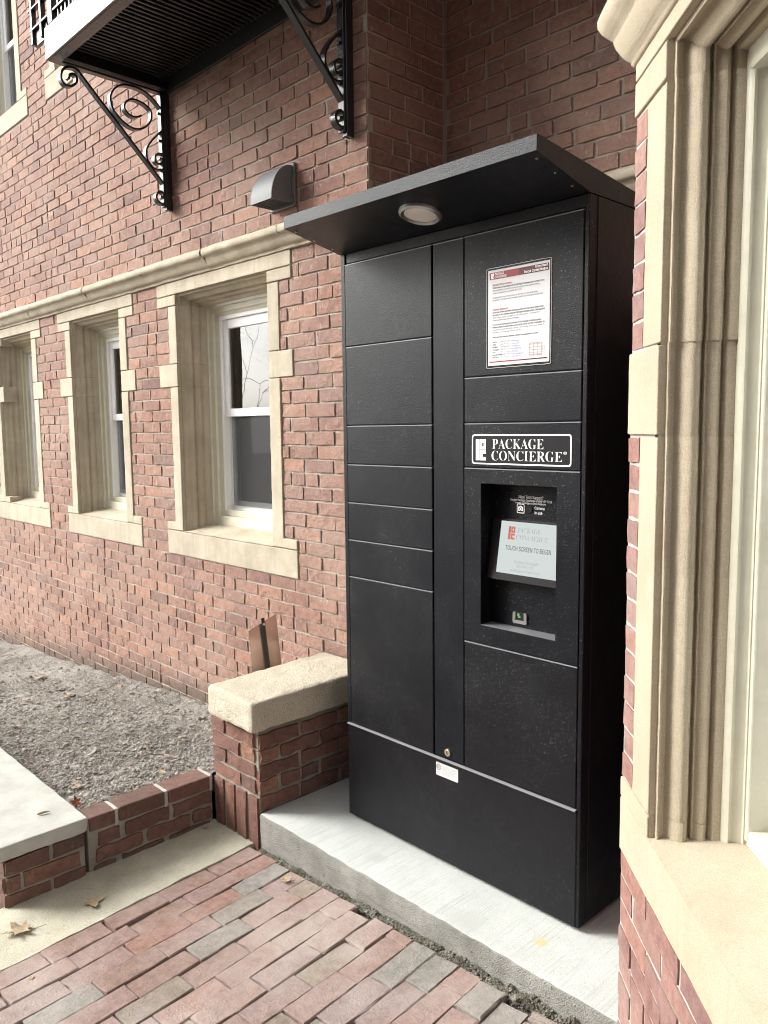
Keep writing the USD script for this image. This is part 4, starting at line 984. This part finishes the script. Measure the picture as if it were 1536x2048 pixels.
# ------------------------------------------------------------------ the parcel locker
LX0, LX1, LY, LZ0, LZ1 = -2.2002, -1.187, 1.912, 0.148, 2.229
lk = thing('parcel_locker', (-1.69, LY, SZ), 'tall black steel parcel locker with touch screen and overhanging canopy', 'parcel locker')
FB = LY + .012                                           # face of the carcass, behind the doors
obj('body', [bx((LX0, LY + .001, LZ0), (LX0 + .022, LY + .6, LZ1), .002), bx((LX1 - .0145, LY + .001, LZ0), (LX1, LY + .60, LZ1), .002),
             bx((LX0 + .02, FB + .08, LZ0 + .002), (LX1 - .014, LY + .598, LZ1 - .002)), bx((LX0 + .022, FB, LZ0 + .004), (-1.556, FB + .08, LZ1 - .002)),
             bx((-1.277, FB, LZ0 + .004), (LX1 - .0145, FB + .08, LZ1 - .002)), bx((-1.556, FB, LZ0 + .004), (-1.277, FB + .08, .992)), bx((-1.556, FB, 1.442), (-1.277, FB + .08, LZ1 - .002))], M_LOCKER, lk)
obj('foot', [bx((x, y, SZ), (x + .05, y + .05, LZ0)) for x in (LX0 + .05, LX1 - .1) for y in (LY + .04, LY + .5)], M_BLACKPL, lk)
obj('side_trim', bx((LX1 - .001, LY + .040, LZ0 + .01), (LX1 + .0022, LY + .598, LZ1 - .002), .001), M_LOCKER, lk)
obj('header', [bx((LX0 + .022, LY + .006, 2.196), (LX1 - .0145, FB + .0, LZ1), .001)], M_LOCKER, lk)
# canopy: side outline in (y, z)
can = [(1.667, 2.281), (1.667, 2.3195), (1.672, 2.3205), (2.53, 2.237), (2.53, 2.2295), (1.908, 2.2295)]
obj('canopy', prism(can, LX0 - .002, LX1 + .002, Y3), M_LOCKERTOP, lk)
for xe in (LX0 + .02, LX1 - .02):
    for yy in (1.70, 1.78, 1.86):
        c = trimesh.creation.cylinder(.0035, .004, sections=8); c.apply_translation((xe, yy, 2.281 - (yy - 1.667) * .2137 - .001)); obj('rivet', c, M_CHROME, lk)
un = np.array([0, -.2090, -.9779]); us = np.array([0, .9779, -.2090])      # canopy underside: its normal, its slope
def under_ring(r0, r1, h0, h1, n=40):
    c0 = np.array([-1.693, 1.793, 2.2541])
    prof_ = [(r0, 0), (r0, h1), ((r0 + r1) / 2, h0), (r1 * .985, h0 * .6), (r1, 0)]
    st = [(c0, XU * math.cos(a) + us * math.sin(a), un) for a in np.linspace(0, 2 * math.pi, n + 1)]
    return sweep(st, prof_)
lamp = sub(lk, 'canopy_lamp')
obj('ring', under_ring(.050, .067, .012, .008), M_RING, lamp, smooth=30)
obj('diffuser', sweep([(np.array([-1.693, 1.793, 2.2541]), XU * math.cos(a) + us * math.sin(a), un) for a in np.linspace(0, 2 * math.pi, 41)], [(0, .011), (.02, .0108), (.04, .009), (.052, .005)]), M_LENS, lamp, smooth=30)
# doors
GAP = .0022
def door(nm, x0, x1, z0, z1, y=LY, label=None):
    d = obj(nm, bx((x0 + GAP, y, z0 + GAP * .8), (x1 - GAP, FB + .001, z1 - GAP * .8), .0020), M_LOCKERLOW if z0 < .6 and nm == 'door' else M_LOCKER, lk, label=label)
    obj('worn_edge', bx((x0 + GAP + .001, y - .0004, z1 - GAP * .8 - .0024), (x1 - GAP - .001, y + .004, z1 - GAP * .8 + .0003)), M_EDGE, d)  # painted highlight: pale strip for the bright line under each door gap
    return d
AX, BX_, CX_, DX = -2.180, -1.7575, -1.6245, -1.2015
lz = [2.192, 1.904, 1.624, 1.485, 1.346, 1.209, 1.072, .511]
for a, b in zip(lz[:-1], lz[1:]): door('door', AX, BX_, b, a)
door('centre_panel', BX_, CX_, .511, 2.192, y=LY + .002)
rz = [2.192, 1.766, 1.626, 1.4885]
for a, b in zip(rz[:-1], rz[1:]): door('door', CX_, DX, b, a)
door('door', CX_, DX, .511, .9325)
bp = obj('base_panel', [bx((AX - .016, LY - .002, LZ0), (DX + .003, FB + .001, .503), .002), bx((AX - .016, LY - .006, .497), (DX + .003, FB, .508), .0025)], M_LOCKERLOW, lk, smooth=30)
obj('worn_edge', bx((AX - .014, LY - .0062, .504), (DX + .001, LY + .004, .5086)), M_EDGE, bp)  # same painted bright line along the base panel's lip
# kiosk: a panel with an opening, a recess, a tilted screen
kio = sub(lk, 'kiosk')
KX0, KX1, KZ0, KZ1 = -1.5555, -1.279, .994, 1.4405
pan = sbox2(CX_ + GAP, .9325 + GAP, DX - GAP, 1.4885 - GAP).difference(sbox2(KX0, KZ0, KX1, KZ1))
obj('panel', prism(pan, LY, FB + .001, lambda x, z, y: (x, y, z)), M_LOCKER, kio)
YB = 1.972
obj('recess', [bx((KX0 - .002, LY + .011, KZ0 - .002), (KX0, YB + .01, KZ1 + .002)), bx((KX1, LY + .011, KZ0 - .002), (KX1 + .002, YB + .01, KZ1 + .002)), bx((KX0, LY + .011, KZ1), (KX1, YB + .01, KZ1 + .002)),
               bx((KX0, YB, KZ0), (KX1, YB + .008, KZ1))], M_LOCKER, kio)
obj('shelf', bx((KX0, LY + .0005, KZ0 - .002), (KX1, YB, KZ0 + .0015)), M_GREYPL, kio)
# screen: leans back; lower edge forward
s0, s1 = np.array([0, 1.938, 1.163]), np.array([0, 1.966, 1.324]); sv = s1 - s0; sh = np.linalg.norm(sv); sv /= sh; sn = np.array([0, -sv[2], sv[1]])
def onscreen(x, v, d=0.0): return np.array([x, 0, 0]) + s0 + sv * v + sn * d
bez = sbox2(KX0 + .008, -.020, KX1 - .001, sh + .006)
obj('bezel', prism(bez, -.012, .001, lambda x, v, d: onscreen(x, v, d)), M_BLACKPL, kio)
obj('lower_panel', bx((KX0 + .002, 1.966, KZ0 + .001), (KX1 - .002, YB, 1.150), .001), M_LOCKER, kio)
obj('bezel_ledge', prism([(1.940, 1.143), (1.940, 1.149), (YB, 1.158), (YB, 1.143)], KX0 + .008, KX1 - .001, Y3), M_LOCKERTOP, kio)
SX0, SX1 = -1.514, -1.283
obj('screen', prism(sbox2(SX0, .002, SX1, sh - .001), .0012, .002, lambda x, v, d: onscreen(x, v, d)), M_SCREEN, kio)
on = lambda d: (lambda x, v: onscreen(x, v, d))
def logo(x, y, h):
    w = h * .62
    s = sbox2(0, 0, w * .35, h).union(sbox2(w * .40, h * .52, w, h)).union(sbox2(w * .40, 0, w, h * .47))
    s = s.difference(sbox2(w * .62, h * .68, w * .78, h * .84)).difference(sbox2(w * .66, h * .16, w * 1.1, h * .31)).difference(sbox2(-.1, h * .985, .0, h))
    return affinity.translate(s, x, y)
SP = lambda v: sh * v
obj('logo', flat(logo(-1.483, SP(.655), .040), on(.0026)), M_RED, kio)
t1 = fit_width(text_shape('PACKAGE', .0155, serif=True), -1.450, -1.365).buffer(-.00022); t2 = fit_width(text_shape('CONCIERGE', .0155, serif=True), -1.453, -1.335).buffer(-.00022)
obj('lettering', [flat(affinity.translate(t1, 0, SP(.655) + .0225), on(.0026)), flat(affinity.translate(t2, 0, SP(.655) + .001), on(.0026))], M_INKGREY, kio)
obj('lettering', flat(affinity.translate(fit_width(text_shape('TOUCH SCREEN TO BEGIN', .0135, bold=1), -1.488, -1.322), 0, SP(.455)), on(.0026)), M_INK, kio)
obj('lettering', [flat(affinity.translate(fit_width(text_shape(tx, .0085), a, b), 0, SP(v)), on(.0026)) for tx, a, b, v in (('Package Concierge®', -1.452, -1.362, .225), ('888.989.7225', -1.440, -1.378, .145), ('packageconcierge.com', -1.460, -1.352, .065))], M_INKGREY, kio)
# print above the screen
up = lambda y: (lambda x, z: (x, y, z))
YT = YB - .0008
obj('lettering', [flat(affinity.translate(fit_width(text_shape(tx, hh), a, b), 0, z), up(YT)) for tx, hh, a, b, z in (('Need Tech Support?', .0090, -1.455, -1.366, 1.396), ('Contact Package Concierge at 888 989 7225', .0065, -1.487, -1.335, 1.387), ('or email: support@packageconcierge.com', .0052, -1.468, -1.357, 1.3795), ('Camera', .0088, -1.396, -1.362, 1.3645), ('in use', .0088, -1.396, -1.369, 1.3505))], M_WHITE, kio)
ic = rrect(-1.462, 1.350, -1.434, 1.379, .004).difference(rrect(-1.460, 1.352, -1.436, 1.377, .003))
cb = sbox2(-1.457, 1.357, -1.439, 1.370).union(sbox2(-1.452, 1.370, -1.444, 1.3725)).difference(Point(-1.448, 1.363).buffer(.0052)).union(Point(-1.448, 1.363).buffer(.003))
obj('camera_icon', [flat(ic, up(YT)), flat(cb, up(YT))], M_WHITE, kio)
c = trimesh.creation.cylinder(.011, .004, sections=24); c.apply_transform(trimesh.transformations.rotation_matrix(math.pi / 2, (1, 0, 0))); c.apply_translation((-1.415, YB - .001, 1.364)); obj('camera_lens', c, M_BLACKPL, kio, smooth=30)
sc = rrect(-1.468, 1.008, -1.416, 1.043, .005).difference(sbox2(-1.458, 1.018, -1.426, 1.06))
obj('scanner_frame', shape3(sc, .005, lambda x, z, d: (x, 1.966 - d, z)), M_CHROME, kio)
obj('scanner_window', bx((-1.458, 1.9635, 1.018), (-1.426, 1.9655, 1.042)), M_BLACKPL, kio)
obj('scanner_light', [bx((-1.452, 1.9628, 1.031), (-1.444, 1.9637, 1.039)), bx((-1.449, 1.9628, 1.026), (-1.440, 1.9637, 1.031))], M_GREEN, kio)
# name plate
obj('worn_edge', bx((CX_ + GAP + .001, LY - .0004, 1.4885 - GAP - .0024), (DX - GAP - .001, LY + .004, 1.4885 - GAP + .0003)), M_EDGE, kio)  # highlight strip painted along the kiosk panel's top edge
npl = sub(lk, 'name_plate')
YP = LY - .0006
obj('border', shape3(rrect(-1.5905, 1.4995, -1.2325, 1.5905, .009).difference(rrect(-1.5865, 1.5035, -1.2365, 1.5865, .007)), .0006, lambda x, z, d: (x, LY - .0002 - d, z)), M_WHITE, npl)
obj('plate', shape3(rrect(-1.5925, 1.4975, -1.2305, 1.5925, .010), .0003, lambda x, z, d: (x, LY + .0001 - d, z)), M_BLACKPL, npl)
obj('logo', flat(logo(-1.575, 1.5115, .064), up(YP)), M_WHITE, npl)
obj('lettering', [flat(affinity.translate(fit_width(text_shape('PACKAGE', .0285, serif=True, px=96), -1.512, -1.325).buffer(-.00055), 0, 1.5475), up(YP)), flat(affinity.translate(fit_width(text_shape('CONCIERGE', .0285, serif=True, px=96), -1.514, -1.262).buffer(-.00055), 0, 1.512), up(YP)),
                  flat(affinity.translate(fit_width(text_shape('®', .010), -1.2585, -1.2475), 0, 1.531), up(YP))], M_WHITE, npl)
# lock, rating sticker
lock = sub(lk, 'lock')
def disc(r, x, z, y0, y1, n=28):
    c = trimesh.creation.cylinder(r, abs(y1 - y0), sections=n); c.apply_transform(trimesh.transformations.rotation_matrix(math.pi / 2, (1, 0, 0))); c.apply_translation((x, (y0 + y1) / 2, z)); return c
obj('cylinder', [disc(.0125, -1.695, .535, LY - .002, LY + .004), disc(.0095, -1.695, .535, LY - .0035, LY)], M_BRASS, lock, smooth=30)
obj('keyhole', bx((-1.6975, LY - .0042, .529), (-1.6925, LY - .0034, .541)), M_INK, lock)
stk = sub(lk, 'rating_sticker')
obj('label_sheet', shape3(rrect(-1.745, .4455, -1.647, .4905, .003), .0006, lambda x, z, d: (x, LY - .0021 - d, z)), M_LABEL, stk)
YS = LY - .0031
ring = Point(-1.7325, .4755).buffer(.0105).difference(Point(-1.7325, .4755).buffer(.0088))
obj('mark', [flat(ring, up(YS)), flat(affinity.translate(fit_width(text_shape('ETL', .010, bold=1), -1.7395, -1.7255), 0, .4705), up(YS))], M_INK, stk)
obj('lettering', [flat(affinity.translate(fit_width(text_shape(tx, .0032, px=40), a, b), 0, z), up(YS)) for tx, a, b, z in (('CONFORMS TO UL STD 62368', -1.716, -1.655, .480), ('CERTIFIED TO CSA STD C22.2', -1.716, -1.653, .4735), ('PACKAGE CONCIERGE', -1.716, -1.660, .467), ('120 VAC 60 HZ 2 A', -1.716, -1.662, .4605), ('SERIAL NO.', -1.716, -1.68, .454), ('3108176', -1.7415, -1.7225, .456))], M_INKGREY, stk)

# laminated notice taped to the top right door
no = thing('paper_notice', (-1.4185, LY, 1.93), 'laminated white carrier notice with maroon header on the locker door', 'notice')
N0, N1, NZ0, NZ1 = -1.5340, -1.3030, 1.7880, 2.0810
sk = lambda x, z: (x, z)
obj('laminate', shape3(rrect(N0, NZ0, N1, NZ1, .006), .0008, lambda x, z, d: (x, LY - .0006 - d, z)), M_LAMINATE, no)
obj('laminate_edge', shape3(rrect(N0, NZ0, N1, NZ1, .006).difference(rrect(N0 + .0012, NZ0 + .0012, N1 - .0012, NZ1 - .0012, .005)), .0006, lambda x, z, d: (x, LY - .0015 - d, z)), M_LABEL, no)
P0, P1, Q0, Q1 = N0 + .0066, N1 - .0060, NZ0 + .0075, NZ1 - .0068
obj('sheet', shape3(sbox2(P0, Q0, P1, Q1), .0004, lambda x, z, d: (x, LY - .0015 - d, z)), M_PAPER, no)
YN = LY - .0024
PW, PH = P1 - P0, Q1 - Q0
fx = lambda a: P0 + PW * a
fz = lambda b: Q1 - PH * b
obj('header_band', flat(sbox2(fx(.025), fz(.098), fx(.52), fz(.025)), up(YN)), M_MAROON, no); obj('footer_band', flat(sbox2(fx(.025), fz(.968), fx(.60), fz(.955)), up(YN)), M_MAROON, no)
obj('header_band', flat(sbox2(fx(.52), fz(.098), fx(.985), fz(.025)), up(YN)), M_DKRED, no); obj('footer_band', flat(sbox2(fx(.60), fz(.968), fx(.975), fz(.955)), up(YN)), M_DKRED, no)
YL = LY - .0028
def line(tx, a, b, top, hh, **k): return flat(affinity.translate(fit_width(text_shape(tx, hh, px=40, **k), fx(a), fx(b)), 0, fz(top)), up(YL))
obj('logo', [flat(logo(fx(.055), fz(.090), .0155), up(YL)), line('PACKAGE', .115, .27, .056, .0068, serif=True), line('CONCIERGE', .115, .315, .088, .0068, serif=True)], M_WHITE, no)
obj('lettering', [line('Important', .775, .97, .052, .0062, bold=1), line('Parcel Carrier Notice', .60, .97, .088, .0068, bold=1)], M_WHITE, no)
obj('lettering', [line('Attention Parcel Carriers:', .075, .40, .165, .0052, bold=1), line('Attention Residents:', .08, .34, .423, .0052, bold=1)], M_RED, no)
B1 = [('Please deliver all packages into the Package Concierge locker system. If you', .08, .92, .193, 1), ('need assistance, or direction on how the system works, please contact', .08, .84, .221, 0), ('property management or call (888) 989-7225', .08, .56, .249, 0),
      ('Packages left on top of the lockers, on the floor or unsecured will be', .08, .82, .296, 0), ('considered "not delivered to recipient" and formal complaints will be filed.', .08, .90, .323, 0),
      ('All parcel carriers and other service providers are required to deliver their', .08, .91, .450, 1), ('packages to the recipient using the Package Concierge system. Management', .08, .93, .477, 1), ('will no longer accept packages on your behalf unless ... (management', .08, .85, .504, 0), ('should update w/appropriate message)', .08, .52, .531, 0),
      ('If you are not receiving your packages in the Package Concierge system,', .08, .88, .578, 1), ('please contact the appropriate parcel carrier center and file a complaint. Be', .08, .93, .605, 1), ('prepared to provide the carrier company the tracking number and details of', .08, .92, .632, 0), ('the carrier missed package delivery problem.', .08, .56, .659, 0),
      ('Below are the Customer Service contacts for each primary carrier:', .08, .83, .710, 1)]
obj('lettering', [line(tx, a, b, t_, .0044, bold=k) for tx, a, b, t_, k in B1], M_INK, no)
car = [('USPS', '(800) 275-8777 |', 'www.usps.com'), ('UPS', '(800) 742-5877 |', 'www.ups.com'), ('FedEx', '(800) 463-3339 |', 'www.fedex.com'), ('Amazon', '(888) 280-4331 |', 'www.amazon.com'), ('DHL', '(800) 225-5345 |', 'www.dhl.com'), ('Lasership', '(800) 527-3764 |', 'www.lasership.com'), ('OnTrac', '(800) 334-5000 |', 'www.ontrac.com')]
obj('lettering', [g for k, (a, b, c) in enumerate(car) for g in (line(a, .08, .08 + .018 * len(a), .762 + .0265 * k, .0042, bold=1), line(b, .215, .385, .762 + .0265 * k, .0042))], M_INK, no)
obj('lettering', [line(c, .40, .40 + .0115 * len(c), .762 + .0265 * k, .0042) for k, (a, b, c) in enumerate(car)] + [flat(sbox2(fx(.40), fz(.765 + .0265 * k) - .0004, fx(.40 + .0115 * len(c)), fz(.765 + .0265 * k)), up(YL)) for k, (a, b, c) in enumerate(car)], M_BLUE, no)
dg = []
for a in (.69, .755, .82, .885): dg.append(sbox2(fx(a) - .0004, fz(.925), fx(a) + .0004, fz(.80)))
for b in (.80, .812, .842, .870, .897, .915, .925): dg.append(sbox2(fx(.685), fz(b) - .0004, fx(.89), fz(b) + .0004))
dg.append(sbox2(fx(.89), fz(.898), fx(.93), fz(.836)).difference(sbox2(fx(.893), fz(.896), fx(.926), fz(.838))))
obj('diagram', flat(unary_union(dg), up(YL)), M_RED, no)

# ------------------------------------------------------------------ small metal yard sign behind the low wall
sg = thing('yard_sign', (-2.93, 2.05, .12), 'small bare metal yard sign on a dark green stake behind the low wall', 'sign')
def sback(u, v, x0=-2.95):
    d = np.array([(u - 768) / FPX, -(v - 1024) / FPX, 1.0]) @ RM
    p = d * (x0 / d[0]); return np.array([p[0], p[1], p[2] + CAM[2]])
c_ = [sback(498, 1262, -2.957), sback(552, 1228, -2.957), sback(565, 1345, -2.942), sback(507, 1362, -2.942)]
nrm = np.cross(c_[1] - c_[0], c_[3] - c_[0]); nrm /= np.linalg.norm(nrm); nrm = nrm_ = nrm if nrm[0] > 0 else -nrm
def sheet(c4, off, th, n=6):
    V = []
    for side in (0, 1):
        for a in np.linspace(0, 1, n):
            for b in np.linspace(0, 1, n):
                p = (1 - b) * ((1 - a) * c4[0] + a * c4[1]) + b * ((1 - a) * c4[3] + a * c4[2])
                V.append(p + nrm_ * (off - side * th))
    F = []
    for s in (0, 1):
        for i in range(n - 1):
            for j in range(n - 1):
                q = [s * n * n + i * n + j, s * n * n + (i + 1) * n + j, s * n * n + (i + 1) * n + j + 1, s * n * n + i * n + j + 1]
                F.append(q[::-1] if s else q)
    return (np.array(V), np.array(F))
c5 = [c_[0], c_[1], c_[1] + (c_[2] - c_[1]) * 1.35, c_[0] + (c_[3] - c_[0]) * 1.35]
obj('panel', sheet(c5, 0, .002), M_SIGNMETAL, sg)
p0 = sback(525, 1236, -2.947); p1 = sback(538, 1340, -2.934); p2 = p1 + (p1 - p0) * 1.35
obj('stake', bar(p0, p2, .015, .006, up=nrm), M_GREENPAINT, sg)
cc = p0 + (p1 - p0) * .12 + nrm * .004
sp_ = trimesh.creation.icosphere(2, .006); sp_.apply_translation(cc); obj('bolt', sp_, M_CHROME, sg, smooth=True)

# ------------------------------------------------------------------ fallen leaves and a twig
def leaf(name, p, size, rot, m, label, curl=.25, lobes=5, tilt=(0, 0), seed=0, grp='fallen dry leaves'):
    r = np.random.default_rng(seed)
    key = []
    for k in range(lobes * 2 + 1):                     # maple-like outline
        a = -math.pi * .5 + .45 + (2 * math.pi - .9) * k / (lobes * 2)
        rr = (1.0 if k % 2 == 0 else .45) * (1 - .25 * abs(k / (lobes * 2) - .5) * 2) * r.uniform(.85, 1.1)
        key.append((a, rr))
    pts = [(0, -.35)]
    for (a, rr), (a2, r2) in zip(key[:-1], key[1:]):
        pts += [(rr * math.cos(a), rr * math.sin(a)), ((rr * .62 + r2 * .38) * .93 * math.cos(a + (a2 - a) * .42), (rr * .62 + r2 * .38) * .93 * math.sin(a + (a2 - a) * .42))]
    pts.append((key[-1][1] * math.cos(key[-1][0]), key[-1][1] * math.sin(key[-1][0])))
    poly = Polygon(pts).buffer(0)
    if poly.geom_type != 'Polygon': poly = max(poly.geoms, key=lambda g: g.area)
    v, f = trimesh.creation.triangulate_polygon(poly, engine='earcut')
    m2 = T(np.column_stack([v, np.zeros(len(v))]), f)
    m2.merge_vertices()
    for _ in range(2): m2 = m2.subdivide()
    v = np.array(m2.vertices)
    z = curl * (v[:, 0] ** 2 * .5 + np.abs(v[:, 1]) ** 3 * .35) + .16 * (meshkit.fbm(np.column_stack([v[:, :2] * 2.2, v[:, 0] * 0]), 3, seed) - .5) * 2 * curl * 2
    v[:, 2] = z - z.min() + .02
    top = v * size; bot = top - np.array([0, 0, .0006])
    V = np.vstack([top, bot]); F = np.vstack([m2.faces, m2.faces[:, ::-1] + len(top)])
    R = trimesh.transformations.euler_matrix(tilt[0], tilt[1], rot)
    blade = T(V, F); blade.apply_transform(R)
    stem = tube([np.array([0, y_, .03]) * size for y_ in np.linspace(-.3, -1.25, 6)] + np.array([[0, 0, .0], [.002, 0, .001], [.005, 0, .003], [.008, 0, .005], [.012, 0, .006], [.018, 0, .006]]) * size * 20, .018 * size, 5); stem.apply_transform(R)
    t = thing(name, p, label, 'leaf', grp)
    for g in (blade, stem): g.apply_translation(p)
    obj('blade', blade, m, t, smooth=60); obj('stem', stem, M_LEAFB, t)
leaf('dry_leaf', (-2.605, .828, gz(-2.60, .835) + .004), .060, 2.4, M_LEAF, 'large pale curled leaf on the concrete strip, nearest the bottom left corner', curl=.7, seed=1)
leaf('dry_leaf', (-2.583, 1.062, gz(-2.583, 1.06) + .004), .050, -.9, M_LEAF, 'tan leaf with upright stem in the middle of the concrete strip', curl=.45, lobes=3, seed=2)
leaf('dry_leaf', (-2.752, 1.612, gz(-2.75, 1.61) + .004), .022, 1.1, M_LEAFB, 'small brown leaf in the corner where kerb meets the low wall', curl=.5, seed=3)
leaf('dry_leaf', (-2.183, 1.592, gz(-2.18, 1.59) + .004), .026, .4, M_LEAF, 'small tan leaf lying on the paving bricks near the slab', curl=.6, seed=4)
leaf('dry_leaf', (-2.932, 1.160, .195), .030, .8, M_LEAFR, 'curled russet red leaf wedged behind the coping slab corner', curl=.7, tilt=(.9, .3), seed=5)
leaf('dry_leaf', (-3.00, 1.560, .168), .024, 2.0, M_LEAF, 'small pale leaf on the soil beside the kerb', curl=.4, seed=6)
for k, (x_, y_, s_, m_, lb) in enumerate(((-3.92, 1.62, .022, M_LEAF, 'pale leaf scrap in the middle of the soil bed'), (-3.33, 1.62, .020, M_LEAFB, 'pinkish brown leaf scrap on the soil left of the low wall'), (-4.3, 1.42, .026, M_LEAFB, 'brown leaf scrap on the soil at the far left'), (-4.6, 2.12, .030, M_LEAF, 'pale leaf scrap on the soil close to the brick wall'), (-3.25, 1.30, .016, M_LEAFB, 'tiny brown leaf scrap on the soil near the kerb'))):
    leaf('dry_leaf', (x_, y_, soil_z(x_) + .012), s_, k * 1.3, m_, lb, curl=.4, lobes=3, seed=10 + k)
leaf('dry_leaf', (-2.338, .765, gz(-2.338, .765) + .003), .013, 1.0, M_LEAF, 'tiny white leaf fragment on a paving brick at the lower left', curl=.3, lobes=3, seed=20)
tw_ = thing('twig', (-2.915, 1.03, .201), 'short dark seed twig lying on the coping slab', 'twig')
obj('stem', tube([(-2.915 + a, 1.03 + b, .206 + c) for a, b, c in ((-.004, -.02, 0), (0, -.008, .002), (.002, .006, .003), (.006, .022, .001))], [.003, .005, .0045, .0015], 7), M_LEAFB, tw_, smooth=True)
